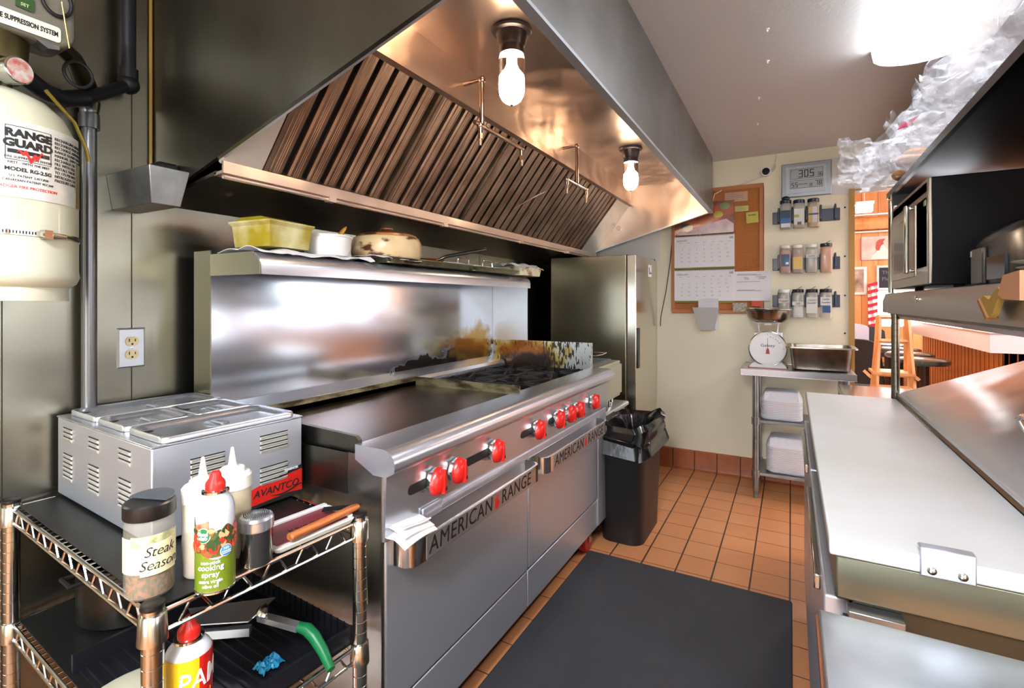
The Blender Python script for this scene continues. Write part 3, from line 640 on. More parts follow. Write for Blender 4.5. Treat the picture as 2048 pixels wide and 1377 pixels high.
obj('side_splash', B().box(-1.60, -.958, RY1 - .006, RY1, .90, 1.065).box(-.958, -.955, RY1 - .03, RY1, .925, 1.065), ssm, rg)

# things on the over shelf
ZS = 1.441
def cloth(name, x0, x1, y0, y1, z, amp, label, fr, seed, droop=0.0, m=white_pap, cat='towel'):
    def fn(u, v):
        x = x0 + (x1 - x0) * u; y = y0 + (y1 - y0) * v
        h = amp * (abs(noise.noise(Vector((u * fr + seed, v * fr * 2, seed)))) + .25 * abs(math.sin(v * 9 + seed + u * 3)))
        if x > -1.38: h -= droop * (x + 1.38) ** 1 * 1.0
        return (x + .006 * math.sin(v * 14), y, z + .002 + h)
    return one(name, B().grid(fn, 26, 44, -.0015), m, label, cat)
cloth('dish_towel', -1.58, -1.355, .93, 1.38, ZS, .022, 'rumpled white towel under the yellow box on range shelf', 2.2, 3, .5)
yb = mat('yellowed_plastic', '#a39422', .4, noise_col='#8a7a16', nscale=9)
t = thing('plastic_bin', 'yellowed rectangular plastic box on the range shelf', 'box', (-1.47, 1.03, 1.455))
Mb = T(-1.47, 1.045, 1.462, rz=6)
b = B(Mb)
def bin_ring(k, z): return [(-.085 * k, -.085 * k, z), (.085 * k, -.085 * k, z), (.085 * k, .085 * k, z), (-.085 * k, .085 * k, z)]
b.loft([bin_ring(.9, 0), bin_ring(.97, .065), bin_ring(1.06, .075), bin_ring(1.06, .08), bin_ring(.94, .08), bin_ring(.85, .006)])
obj('bin_body', b, mat('yellow_stained_bin', '#d2cf9c', .4, noise_col='#9c8a1e', nscale=7, lo=.35, hi=.6), t, smooth=20)
obj('bin_lid', B(Mb).loft([[(-.08, -.085, .08), (.085, -.085, .08), (.085, .085, .08), (-.08, .085, .08)], [(-.06, -.07, .095), (.03, -.07, .095), (.03, .07, .095), (-.06, .07, .095)]]), yb, t)
t = thing('mixing_bowl', 'white bowl beside the yellow box on range shelf', 'bowl', (-1.46, 1.25, ZS + .012))
bowl = [(.05, 0), (.072, .008), (.08, .03), (.084, .07), (.088, .074), (.088, .079), (.080, .077), (.076, .03), (.06, .01), (.01, .008)]
obj('bowl_body', B().lathe(bowl, (-1.46, 1.255, ZS + .006), 40), white_pl, t)
one('wooden_spoon', B(T(-1.47, 1.29, ZS + .06, rx=-35, rz=-20)).ball((0, 0, .055), .02, 14, (1, .35, 1.6)).cyl((0, 0, -.05), (0, 0, .03), .006), mat('amber_wood', '#c9923c', .4), 'wooden spoon standing in the white bowl', 'spoon')
t = thing('casserole_pot', 'round stained tan pot with domed lid on range shelf', 'pot', (-1.46, 1.57, ZS))
pot_m = mat('baked_stained_enamel', '#d9bd8c', .3, noise_col='#5b3216', nscale=11, lo=.54, hi=.62, nstretch=(1, 1, 2.2))
cxp = (-1.47, 1.57, ZS + .006)
obj('pot_body', B().lathe([(.12, .012), (.135, .018), (.142, .04), (.142, .085), (.132, .105), (.118, .112)], cxp, 56), pot_m, t)
l = obj('pot_lid', B().lathe([(.125, .108), (.122, .116), (.10, .124), (.06, .130), (.02, .132)], cxp, 56), mat('brown_rim_enamel', '#a8713f', .3, noise_col='#4b2a14', nscale=14, lo=.45, hi=.6), t)
obj('lid_knob', B().lathe([(.018, .130), (.016, .136), (.026, .142), (.026, .148), (.014, .152), (.002, .153)], cxp, 24), mat('brown_knob', '#8f4c22', .35), l)
obj('pot_base', B().lathe([(.142, .0), (.146, .006), (.143, .014), (.12, .014)], cxp, 48), mat('soot_ring', '#2a2624', .4, .5), t)
# trays
tray_m = mat('tarnished_tray', '#7d7f68', .35, .8, noise_col='#57583f', nscale=12)
def tray(name, c, w_, d, h, z, m, label, rz=0, cat='tray'):
    b = B(T(c[0], c[1], z, rz=rz))
    b.rrect(w_ * .92, d * .95, .02, 0, .004); 
    def ring(k, zz, g=0): 
        o = []; W2, D2, rad = w_ / 2 * k + g, d / 2 * k + g, .02
        for (sx, sy, a0) in ((1, 1, 0), (-1, 1, 90), (-1, -1, 180), (1, -1, 270)):
            for i in range(5): a = R(a0 + 22.5 * i); o.append((sx * (W2 - rad) + rad * math.cos(a), sy * (D2 - rad) + rad * math.sin(a), zz))
        return o
    b.loft([ring(.93, 0), ring(1, h), ring(1, h, .007), ring(1, h + .003, .007), ring(1, h + .003), ring(.94, .004)], cap=False)
    return one(name, b, m, label, cat)
tray('sheet_pan', (-1.43, 1.72), .20, .58, .02, ZS + .001, tray_m, 'tarnished sheet pan under the round pot on range shelf')
tray('sheet_pan', (-1.42, 2.24), .19, .44, .02, ZS + .001, tray_m, 'tarnished sheet pan holding wire handles on range shelf')
tray('loaf_pan', (-1.41, 2.60), .20, .26, .045, ZS + .001, mat('baked_on_enamel', '#d8d2ac', .35, noise_col='#8a4e1c', nscale=14, lo=.5, hi=.6), 'stained pan with towel at the far end of range shelf', cat='pan')
cloth('dish_towel', -1.50, -1.33, 1.40, 1.62, ZS + .022, .006, 'thin white paper laid under the round pot', 2, 8, .2)
cloth('dish_towel', -1.52, -1.31, 2.47, 2.74, ZS + .05, .03, 'white towel heaped over the far stained pan', 2.4, 5, .3)
cloth('parchment_sheet', -1.5, -1.36, 1.86, 2.28, ZS + .028, .008, 'strip of white parchment on the second sheet pan', 3, 11, .2, cat='paper')
t = thing('frying_pan', 'small frying pan with raised handle on range shelf', 'pan', (-1.56, 2.0, ZS + .03))
obj('pan_body', B().lathe([(.07, 0), (.085, .02), (.09, .03), (.084, .03), (.068, .004), (.01, .004)], (-1.575, 1.96, ZS + .028), 32), mat('copper_red_pan', '#a04c18', .35, .4), t)
obj('pan_handle', B().tube([(-1.50, 1.93, ZS + .045), (-1.46, 1.97, ZS + .07), (-1.42, 2.08, ZS + .095), (-1.38, 2.20, ZS + .122)], [.006, .008, .009, .009], 12), mat('black_handle', '#25211f', .3), t)
for yy, lb_ in ((2.10, 'nearer of two upright wire frames standing on range shelf'), (2.33, 'farther of two upright wire frames standing on range shelf')):
    one('wire_handle', B().tube([(-1.45, yy - .05, ZS + .03), (-1.45, yy - .048, ZS + .065), (-1.45, yy - .04, ZS + .072), (-1.45, yy + .04, ZS + .072), (-1.45, yy + .048, ZS + .065), (-1.45, yy + .05, ZS + .03)], .0035, 8), chrome, lb_, 'wire handle', 'wire handles on the range shelf')  # upright wire basket handles

# napkins on the oven handle
t = thing('paper_towels', 'folded white paper towels lying on the near oven handle', 'paper towels', (-.85, 1.0, .69))
for k in range(3):
    def fn(u, v, k=k):
        return (-.895 + (.085 - .008 * k) * u, .928 + (.125 - .012 * k) * v + .01 * k, .700 + .009 * k + .006 * math.sin(v * 3 + k) + .008 * math.sin(u * 3.1 + k) * (1 + .5 * k) + .012 * u * k - .012 * max(0, u - .6) * (2 - k))
    obj('folded_sheet', B().grid(fn, 16, 20, -.0035), white_pap, t)

# ================================================================== WIRE SHELF
ws = thing('wire_shelf', 'chrome wire shelving unit beside the range', 'shelf', (-.927, .438, 0), -4.0)
Mw = W(ws)
SX, SY = -.80, .43
def deck(z, nm_):
    b = B(Mw)
    r = .004
    for zz in (z, z - .034):
        b.tube([(SX, 0, zz), (0, 0, zz)], r, 8).tube([(SX, SY, zz), (0, SY, zz)], r, 8).tube([(SX, 0, zz), (SX, SY, zz)], r, 8).tube([(0, 0, zz), (0, SY, zz)], r, 8)
    def zig(p0, p1, n):
        pts = []
        for i in range(n * 2 + 1):
            q = Vector(p0).lerp(Vector(p1), i / (n * 2)); w2 = .3 / (n * 2)
            up = i % 2
            d = (Vector(p1) - Vector(p0)) / (n * 2) * .28
            zz = z - .004 if up else z - .030
            a = q - d; c_ = q + d
            if i > 0: pts.append((a.x, a.y, zz))
            if i < n * 2: pts.append((c_.x, c_.y, zz))
        b.tube(pts, .0028, 6)
    zig((0, .03, 0), (0, SY - .03, 0), 5); zig((SX + .03, 0, 0), (-.03, 0, 0), 9); zig((SX + .03, SY, 0), (-.03, SY, 0), 9); zig((SX, .03, 0), (SX, SY - .03, 0), 5)
    n = 30
    for i in range(1, n): x = SX * i / n; b.tube([(x, 0, z - .001), (x, SY, z - .001)], .0018, 5)
    for y in (.14, .29): b.tube([(SX, y, z - .006), (0, y, z - .006)], .003, 6)
    return obj('shelf_deck', b, chrome, ws)
ZD = .768
deck(ZD, 0); deck(.475, 1); deck(.14, 2)
obj('shelf_liner', B(Mw).box(SX + .01, -.012, .012, SY - .012, ZD + .0015, ZD + .004), liner_m, ws)
obj('shelf_liner', B(Mw).box(SX + .01, -.012, .012, SY - .012, .478, .480), liner_m, ws)
for (px_, py_) in ((0, 0), (0, SY), (SX, 0), (SX, SY)):
    b = B(Mw); prof = [(.0165, 0.03)]
    z = .05
    while z < ZD + .012: prof += [(.0165, z), (.0157, z + .0006), (.0157, z + .0012), (.0165, z + .0018)]; z += .0254
    prof += [(.0165, ZD + .014)]
    b.lathe(prof, (px_, py_, 0), 32)
    p_ = obj('post', b, chrome_dim, ws, smooth=14)
    obj('post_cap', B(Mw).lathe([(.017, ZD + .013), (.018, ZD + .016), (.0175, ZD + .021), (.012, ZD + .023)], (px_, py_, 0), 20), black_pl, p_)
    for zz in (ZD, .475, .14):
        obj('collar', B(Mw).lathe([(.0185, zz - .044), (.0225, zz - .042), (.0205, zz + .004), (.019, zz + .006), (.0165, zz + .006)], (px_, py_, 0), 20), chrome_dim, p_)
    obj('foot', B(Mw).lathe([(.018, 0), (.018, .012), (.008, .014), (.008, .03)], (px_, py_, 0), 16), black_pl, p_)

# ---- food warmer
fw = thing('food_warmer', 'square stainless countertop food warmer on the wire shelf', 'food warmer', (-1.165, .548, ZD + .006), -3.5)
Mf = W(fw)
FX, FY, FZ = .55, .352, .212
b = B(Mf).box(-FX, 0, 0, FY, .006, FZ - .004)
obj('body', b, steel_v, fw, bevel=.003)
b = B(Mf); b.box(-FX - .002, .002, -.002, .03, FZ - .004, FZ).box(-FX - .002, .002, FY - .03, FY + .002, FZ - .004, FZ).box(-FX - .002, -FX + .03, .03, FY - .03, FZ - .004, FZ).box(-.03, .002, .03, FY - .03, FZ - .004, FZ)
obj('top_rim', b, steel, fw, bevel=.0015)
lou = mat('louver_steel', '#dedcd2', .3, .45)
def louvers(face, c0, z0, n, wd):
    b = B(Mf); gap = .0115
    for i in range(n):
        z = z0 - i * gap
        if face == 'y': b.loft([[(c0, -.0005, z), (c0 + wd, -.0005, z), (c0 + wd, .002, z - .007), (c0, .002, z - .007)], [(c0 + .002, -.0045, z - .001), (c0 + wd - .002, -.0045, z - .001), (c0 + wd - .002, -.001, z - .008), (c0 + .002, -.001, z - .008)]])
        else: b.loft([[(.0005, c0, z), (.0005, c0 + wd, z), (-.002, c0 + wd, z - .007), (-.002, c0, z - .007)], [(.0045, c0 + .002, z - .001), (.0045, c0 + wd - .002, z - .001), (.001, c0 + wd - .002, z - .008), (.001, c0 + .002, z - .008)]])
    obj('louvers', b, lou, fw, smooth=20)
    b = B(Mf)
    for i in range(n):
        z = z0 - i * gap + .0022
        if face == 'y': b.box(c0, c0 + wd, -.0012, .001, z - .0018, z + .0006)
        else: b.box(-.001, .0012, c0, c0 + wd, z - .0018, z + .0006)
    obj('louver_gaps', b, ink, fw, smooth=0)
for c0 in (-.505, -.335, -.16):
    louvers('y', c0, .185, 3, .06); louvers('y', c0, .118, 6, .06)
louvers('x', .075, .165, 4, .075); louvers('x', .235, .180, 4, .075); louvers('x', .235, .100, 4, .075)
st = obj('sticker', B(Mf).prism([(.155, .008), (FY - .001, .008), (FY - .001, .072), (.24, .062), (.155, .040)], 'x', .0008, .0016), mat('red_sticker', '#cf2418', .35), fw)
obj('sticker_band', B(Mf).prism([(.24, .0555), (.32, .070), (FY - .001, .073), (FY - .001, .084), (.30, .074)], 'x', .0009, .0018), ink, st)
obj('sticker_band', B(Mf).prism([(.155, .008), (FY - .001, .008), (FY - .001, .016), (.31, .020), (.23, .0155), (.155, .014)], 'x', .0009, .0018), ink, st)
text('AVANTCO', Mf @ basis((.0022, .278, .040), (0, 1, 0), (0, 0, 1)), .025, ink, st, shear=.25, sx=1.02)
text('warmer', Mf @ basis((.0022, .19, .030), (0, 1, 0), (0, 0, 1)), .011, ink_white, st, shear=.1)
text('FITHENCER', Mf @ basis((.0022, .32, .079), (0, 1, 0), (0, 0, 1)), .0075, ink_white, st)
b = B(Mf).tube([(.0016, .26 + .10 * u, .028 - .006 * math.sin(u * 5) ) for u in [i / 12 for i in range(13)]], [.0004 + .0018 * math.sin(PI * i / 12) for i in range(13)], 6)
obj('logo_swash', b, ink, st)
# ---- lids, things that lift off
def pan_lid(cx_, cy_, w_, d, label, notch=True):
    t = thing('pan_lid', label, 'lid', tuple(Mf @ Vector((cx_, cy_, FZ + .001))), -3.5, 'steel lids on the food warmer')
    M = W(t)
    def ring(gx, z, rad=.018):
        o = []; W2, D2 = w_ / 2 - gx, d / 2 - gx
        for (sx, sy, a0) in ((1, 1, 0), (-1, 1, 90), (-1, -1, 180), (1, -1, 270)):
            for i in range(6): a = R(a0 + 18 * i); o.append((sx * (W2 - rad) + rad * math.cos(a), sy * (D2 - rad) + rad * math.sin(a), z))
        return o
    b = B(M); b.loft([ring(0, 0), ring(0, .010), ring(.002, .013), ring(.012, .013), ring(.018, .006, .024), ring(.022, .0015, .026), ring(.03, .001, .026)])
    body = obj('lid_body', b, steel, t, smooth=50)
    b = B(M).lathe([(.034, .0012), (.034, .0028), (.030, .0030), (.028, .0016), (.01, .0014), (.002, .0014)], (0, 0, 0), 28, None, 1.25, .8)
    obj('lid_dish', b, steel, body, smooth=40)
    obj('lid_handle', B(M).tube([(-.03, 0, .002), (-.024, 0, .005), (.024, 0, .005), (.03, 0, .002)], .003, 8), steel_v, body)
    if notch: obj('spoon_notch', B(M).prism([(-.012, -d / 2 + .004), (.012, -d / 2 + .004), (.006, -d / 2 + .018), (-.006, -d / 2 + .018)], 'z', .013, .0138), ink, body)
    return t
pan_lid(-.45, .178, .175, .315, 'long steel lid at the wall side of food warmer')
pan_lid(-.27, .095, .168, .152, 'small square steel lid at the near middle of food warmer')
pan_lid(-.27, .255, .168, .152, 'small square steel lid at the far middle of food warmer')
pan_lid(-.09, .178, .175, .315, 'long steel lid at the aisle side of food warmer')
# ---- goods on the wire shelf
ZL = ZD + .0045
def clear(name, col, a, rough=.1): return mat(name, col, rough, alpha=a, coat=.3)
# seasoning jar
jx, jy, jr = -1.005, .470, .038
t = thing('spice_jar', 'big clear seasoning jar with black shaker lid and handwritten label', 'jar', (jx, jy, ZL))
spice = mat('mixed_seasoning', '#8f5426', .8, noise_col='#4e4420', nscale=120, lo=.42, hi=.58, bump=.8, bscale=200)
prof = [(jr - .003, 0), (jr, .004), (jr, .125), (jr - .003, .134), (jr - .005, .138)]
obj('seasoning', B().lathe([(jr - .004, .002), (jr - .003, .055), (.02, .058), (.002, .056)], (jx, jy, ZL), 32), spice, t)
obj('jar_body', B().lathe(prof, (jx, jy, ZL), 40), clear('clear_jar_plastic', '#d8d2bd', .22), t)
aJ = math.degrees(math.atan2(-jy, -jx))
lb = obj('label', patch(B(), (jx, jy), jr + .0008, .047 + ZL, .108 + ZL, aJ - 80, aJ + 80, 40), mat('cream_label', '#e3dcae', .5), t)
obj('label_art', patch(B(), (jx, jy), jr + .0014, .094 + ZL, .112 + ZL, aJ - 42, aJ + 60, 30), mat('green_herb_print', '#7d8f4c', .5, noise_col='#d6cfa8', nscale=60), lb)
obj('label', patch(B(), (jx, jy), jr + .0018, .043 + ZL, .098 + ZL, aJ - 20, aJ + 66, 30), mat('cream_tape', '#e9dfb4', .6), t)
def cyl_text(s_, c, r, a, z, size, m, parent, **k):
    q = R(a); text(s_, basis((c[0], c[1], z), (-math.sin(q), math.cos(q), 0), (0, 0, 1)), size, m, parent, warp=wrap(r), **k)
cyl_text('Steak', (jx, jy), jr + .0025, aJ + 22, ZL + .083, .024, ink, lb, shear=.3, bold=-.0003, space=.95)
cyl_text('Season', (jx, jy), jr + .0025, aJ + 22, ZL + .060, .024, ink, lb, shear=.3, bold=-.0003, space=.95)
ld = obj('jar_lid', B().lathe([(jr + .001, .136), (jr + .002, .138), (jr + .002, .160), (jr - .001, .163), (.002, .163)], (jx, jy, ZL), 40), black_pl, t)
obj('lid_flap', B(T(jx, jy, ZL + .165, rz=20, rx=4)).prism([(.038 * math.cos(R(a)), .038 * math.sin(R(a))) for a in range(-5, 186, 10)], 'z', 0, .003), mat('grey_lid_flap', '#4c5256', .25), ld)
# squeeze bottles
def squeeze(x, y, col, fill, label, body_h=.150, r=.035, lower=None):
    t = thing('squeeze_bottle', label, 'bottle', (x, y, ZL), 0, 'squeeze bottles on the wire shelf')
    obj('liquid', B().lathe([(r - .003, .002), (r - .002, fill), (.002, fill)], (x, y, ZL), 32), mat('sq' + col, col, .4), t)
    if lower: obj('sediment', B().lathe([(r - .0025, .0015), (r - .0015, fill * .62), (.002, fill * .62)], (x, y, ZL), 32), mat('sq' + lower, lower, .5), t)
    obj('bottle_body', B().lathe([(r - .003, 0), (r, .005), (r, body_h - .01), (r - .003, body_h)], (x, y, ZL), 32), clear('milky_plastic', '#e9e6d6', .45, .25), t)
    c = obj('bottle_cap', B().lathe([(r + .001, body_h - .012), (r + .001, body_h + .012), (r - .003, body_h + .017), (.024, body_h + .018), (.023, body_h + .026), (.021, body_h + .028), (.012, body_h + .029)], (x, y, ZL), 32), mat('ivory_plastic', '#efebdc', .3), t)
    obj('nozzle', B().lathe([(.012, body_h + .028), (.008, body_h + .034), (.003, body_h + .068), (.001, body_h + .069)], (x, y, ZL), 20), mat('ivory_plastic', '#efebdc', .3), c)
squeeze(-.99, .555, '#d8d5bd', .138, 'squeeze bottle with cloudy pale sauce next to the seasoning jar', lower='#c2a688')
squeeze(-1.004, .622, '#cfae3c', .140, 'squeeze bottle of yellow oil behind the spray can')
# cooking spray
cxs, cys, cr = -.915, .535, .0315
def can(x, y, z, h, label, cap_h=.03): 
    t = thing('spray_can', label, 'spray can', (x, y, z))
    return t
t = can(cxs, cys, ZL, .2, 'tall green and food-pictured cooking spray can with red nozzle')
food = mat('printed_food_colours', '#47632a', .35, noise_col='#c8452a', nscale=38, lo=.48, hi=.56)
obj('can_body', B().lathe([(cr - .002, 0), (cr, .003), (cr, .142), (cr - .003, .156), (cr - .010, .168), (.02, .173)], (cxs, cys, ZL), 44), mat('pale_blue_white_can', '#cfd5da', .3, coat=.3), t)
obj('can_rim', B().lathe([(cr - .001, 0), (cr + .0015, .001), (cr + .0015, .004), (cr, .005)], (cxs, cys, ZL), 40), chrome, t)
obj('nozzle_ring', B().lathe([(.0205, .171), (.0225, .173), (.0225, .177), (.02, .178)], (cxs, cys, ZL), 32), chrome, t)
aC = math.degrees(math.atan2(-cys, -cxs))
gl = obj('green_label', B().grid(lambda u, v: (cxs + (cr + .0006) * math.cos(R(aC - 100 + 200 * u)), cys + (cr + .0006) * math.sin(R(aC - 100 + 200 * u)), ZL + .006 + v * (.062 + .014 * (u - .5) ** 2 * 4 + .006 * math.sin(u * 9))), 50, 3, -.0003), mat('olive_green_label', '#71851d', .35, coat=.3), t)
obj('food_picture', B().grid(lambda u, v: (cxs + (cr + .0005) * math.cos(R(aC - 100 + 200 * u)), cys + (cr + .0005) * math.sin(R(aC - 100 + 200 * u)), ZL + .066 + v * (.048 + .022 * max(0, .35 - u) * 2 + .006 * math.sin(u * 21))), 50, 3, -.0003), food, t)
rnd = random.Random(4)
b1, b2, b3, b4 = B(), B(), B(), B()
for k in range(46):
    a = aC - 78 + 160 * rnd.random(); z = ZL + .078 + .036 * rnd.random(); rr = .004 + .005 * rnd.random(); q = R(a)
    M = basis((cxs + (cr + .0012) * math.cos(q), cys + (cr + .0012) * math.sin(q), z), (-math.sin(q), math.cos(q), 0), (0, 0, 1))
    [b1, b2, b3, b4][k % 4].M = M; [b1, b2, b3, b4][k % 4].prism([(rr * (1 + .3 * math.sin(3 * i + k)) * math.cos(i * PI / 5), rr * math.sin(i * PI / 5) * (.7 + .3 * (k % 3))) for i in range(10)], 'z', 0, .0004 + .0001 * (k % 5))
for bb, c_ in ((b1, '#d8552c'), (b2, '#2f4a24'), (b3, '#c92a20'), (b4, '#c9a97c')): bb.M = None; obj('vegetable_print', bb, mat('print' + c_, c_, .35), t)
b = B(); M = basis((cxs + (cr + .0012) * math.cos(R(aC - 28)), cys + (cr + .0012) * math.sin(R(aC - 28)), ZL + .150), (-math.sin(R(aC - 28)), math.cos(R(aC - 28)), 0), (0, 0, 1))
obj('bread_print', B().grid(lambda u, v: (cxs + (cr + .001 - .012 * v * v) * math.cos(R(aC - 70 + 52 * u)), cys + (cr + .001 - .012 * v * v) * math.sin(R(aC - 70 + 52 * u)), ZL + .116 + .044 * v * (.4 + .6 * u)), 12, 8, -.0004), mat('bread_brown_print', '#8c5638', .4, noise_col='#b98a66', nscale=90), t)
def disc_on_can(a, z, rx, rz, m, name, off, par):
    q = R(a); vs = [(0, 0)]
    b = B(basis((cxs, cys, z), (-math.sin(q), math.cos(q), 0), (0, 0, 1)))
    def fn(u, v):
        x = rx * v * math.cos(2 * PI * u); y = rz * v * math.sin(2 * PI * u); r = cr + off
        return (math.sin(x / r) * r, y, math.cos(x / r) * r)
    return obj(name, b.grid(fn, 28, 4, -.0003), m, par)
lg = disc_on_can(aC - 34, ZL + .106, .0125, .0135, mat('pale_green_ring', '#bfe0c0', .4), 'logo_ring', .0019, t)
disc_on_can(aC - 34, ZL + .106, .0112, .0122, mat('logo_green', '#127a48', .35), 'logo_disc', .0023, lg)
cyl_text('food', (cxs, cys), cr + .0028, aC - 34, ZL + .109, .0095, ink_white, lg, bold=.0002); cyl_text('club', (cxs, cys), cr + .0028, aC - 34, ZL + .102, .0095, ink_white, lg, bold=.0002)
bl = disc_on_can(aC + 30, ZL + .074, .0105, .0105, ink_white, 'badge_ring', .0019, t)
disc_on_can(aC + 30, ZL + .074, .0095, .0095, mat('badge_blue', '#4d95cf', .35), 'badge', .0023, bl)
cyl_text('NO', (cxs, cys), cr + .0028, aC + 30, ZL + .078, .006, ink_white, bl); cyl_text('artificial colors', (cxs, cys), cr + .0028, aC + 30, ZL + .073, .0026, ink_white, bl); cyl_text('or preservatives', (cxs, cys), cr + .0028, aC + 30, ZL + .070, .0026, ink_white, bl)
for s_, z, sz in (('non-stick', .058, .0085), ('cooking', .049, .0135), ('spray', .037, .0135), ('extra virgin', .025, .0085), ('olive oil', .0165, .0085)):
    cyl_text(s_, (cxs, cys), cr + .0018, aC - 14, ZL + z, sz, ink_white, gl, bold=.0001)
def red_nozzle(x, y, z, t, s_=1.0):
    b = B(T(x, y, z, rz=aC - 90))
    b.loft([[(s_ * .0165 * math.cos(a) * k, s_ * .0165 * math.sin(a) * k2, s_ * zz + s_ * tl * math.sin(a)) for a in [2 * PI * i / 20 for i in range(20)]] for k, k2, zz, tl in ((1, 1, 0, 0), (1, 1, .012, 0), (.92, .9, .016, .002), (.62, .72, .022, .004), (.55, .6, .030, .003), (.3, .35, .035, .001))])
    obj('nozzle', b, red_pl, t)
red_nozzle(cxs, cys, ZL + .176, t)
# shaker
sx0, sy0, sr = -.93, .625, .030
t = thing('dredge_shaker', 'round stainless shaker with perforated lid beside the spray can', 'shaker', (sx0, sy0, ZL))
obj('shaker_body', B().lathe([(sr - .002, 0), (sr, .003), (sr, .072), (sr + .001, .074)], (sx0, sy0, ZL), 40), chrome_dim, t)
l = obj('shaker_lid', B().lathe([(sr + .0015, .068), (sr + .002, .072), (sr + .0015, .076), (sr + .002, .080), (sr + .0015, .084), (sr + .002, .088), (sr - .001, .093), (.02, .096), (.002, .097)], (sx0, sy0, ZL), 40), steel, t)
b = B()
for i in range(1, 7):
    for k in range(i * 6): a = 2 * PI * k / (i * 6); rr = i * .0038; b.cyl((sx0 + rr * math.cos(a), sy0 + rr * math.sin(a), ZL + .0955), (sx0 + rr * math.cos(a), sy0 + rr * math.sin(a), ZL + .0972), .0007, n=6)
tag(obj('perforations', b, ink, l), None, None, None, 'stuff')
# tray, knife
t = thing('sharpening_tray', 'white and red plastic tray lying on the wire shelf', 'tray', (-.95, .76, ZL))
Mk = T(-.962, .76, ZL, rz=-6)
obj('tray_body', B(Mk).rrect(.12, .20, .012, 0, .012, taper=.92), mat('off_white_tray', '#dedcd0', .4), t, bevel=.002)
obj('tray_inlay', B(Mk).rrect(.095, .175, .006, .012, .0135, c=(-.002, 0)), mat('dark_red_inlay', '#7c2430', .4), t)
obj('tray_rim', B(Mk).box(-.060, -.046, -.095, .095, .012, .020).box(-.046, .05, .085, .097, .012, .018), white_pl, t, bevel=.002)
text('KNIVES', Mk @ basis((.01, .0, .0138), (.1, 1, 0), (-1, .1, 0)), .024, mat('dark_ink_red', '#401015', .6), t)
t = thing('knife', 'dark-bladed knife with pale wooden handle on the plastic tray', 'knife', (-.915, .78, ZL + .02))
Mh = T(-.912, .775, ZL + .026, rz=-1)
obj('handle', B(Mh).loft([[(w_ * math.cos(a), y, h_ * math.sin(a)) for a in [2 * PI * i / 14 for i in range(14)]] for y, w_, h_ in ((-.088, .008, .006), (-.085, .011, .008), (-.05, .010, .008), (.03, .0105, .008), (.085, .0115, .0085), (.098, .008, .006))]), mat('worn_handle_wood', '#c8753a', .4, noise_col='#9d5222', nscale=30, nstretch=(4, .5, 4)), t)
obj('blade', B(T(-.945, .855, ZL + .022, rz=50)).prism([(-.045, -.01), (.03, -.012), (.045, .004), (-.04, .014)], 'z', 0, .002), mat('dark_blade', '#2d2b2c', .3, .8), t)
# lower tier goods
t = thing('spray_can', 'yellow and red oil spray can with red cap on lower tier', 'spray can', (-.947, .503, .48))
px0, py0, pr = -.945, .505, .036
aP = math.degrees(math.atan2(-py0, -px0)); ZB = .4805
obj('can_body', B().lathe([(pr - .001, 0), (pr, .003), (pr, .186), (pr - .003, .193), (pr - .010, .201), (.022, .206)], (px0, py0, ZB), 44), mat('white_can_paint', '#d7dadd', .25, coat=.3), t)
y_ = obj('yellow_label', patch(B(), (px0, py0), pr + .0006, ZB + .01, ZB + .185, aP - 110, aP + 25, 40), mat('label_yellow', '#f0c320', .3, coat=.3), t)
r_ = obj('red_label', B().grid(lambda u, v: (px0 + (pr + .0008) * math.cos(R(aP - 2 + 12 * (1 - v) ** 2 + (110 - 12 * (1 - v) ** 2) * u)), py0 + (pr + .0008) * math.sin(R(aP - 2 + 12 * (1 - v) ** 2 + (110 - 12 * (1 - v) ** 2) * u)), ZB + .01 + .175 * v), 30, 16, -.0003), mat('label_red', '#d5221a', .3, coat=.3), t)
cyl_text('PAM', (px0, py0), pr + .0014, aP + 31, ZB + .146, .046, ink_white, r_, bold=.0003, shear=.1, sx=.85)
cyl_text('original', (px0, py0), pr + .0014, aP + 34, ZB + .115, .012, mat('orange_ink', '#f0a030', .5), r_)
obj('can_rim', B().lathe([(.0225, .204), (.0245, .206), (.0245, .210), (.022, .211)], (px0, py0, ZB), 32), chrome, t)
red_nozzle(px0, py0, ZB + .208, t, 1.1)
t = thing('turner', 'steel kitchen turner with green handle on the lower tier', 'spatula', (-.95, .76, .5))
gh = mat('green_handle', '#0f6b3a', .3)
obj('handle', B().tube([(-.975, .757, .554), (-.956, .766, .549), (-.935, .768, .538), (-.905, .766, .518), (-.866, .755, .497)], [.010, .0135, .0135, .012, .009], 14), gh, t)
obj('tang', B().loft([[(-1.07, .72, .556), (-1.07, .72, .568), (-1.06, .742, .568), (-1.06, .742, .556)], [(-.972, .748, .546), (-.972, .748, .560), (-.968, .768, .560), (-.968, .768, .546)]]), steel, t)
obj('blade', B().prism([(-1.07, .70), (-1.155, .64), (-1.24, .66), (-1.10, .79)], 'z', .566, .5685).prism([(-1.06, .695), (-1.15, .628), (-1.16, .636), (-1.07, .708)], 'z', .540, .558), steel, t)
obj('rivet_plate', B(T(-1.07, .735, .57, rx=50)).lathe([(.016, 0), (.018, .003), (.011, .008), (.002, .009)], n=20), chrome, t)
t = one('rubber_scrap', B().grid(lambda u, v: (-.985 - .04 * u + .008 * noise.noise(Vector((u * 4, v * 4, 1))), .68 + .05 * v, .488 + .02 * abs(noise.noise(Vector((u * 5, v * 5, 2))))), 12, 12, .002), mat('turquoise_wrapper', '#1d7fa0', .4), 'crumpled blue wrapper on the lower tier tray', 'wrapper')
b = B(Mw)
b.box(-.44, -.02, .03, SY - .02, .481, .484)
for i in range(16): y = .04 + i * .023; b.box(-.43, -.03, y, y + .006, .484, .488)
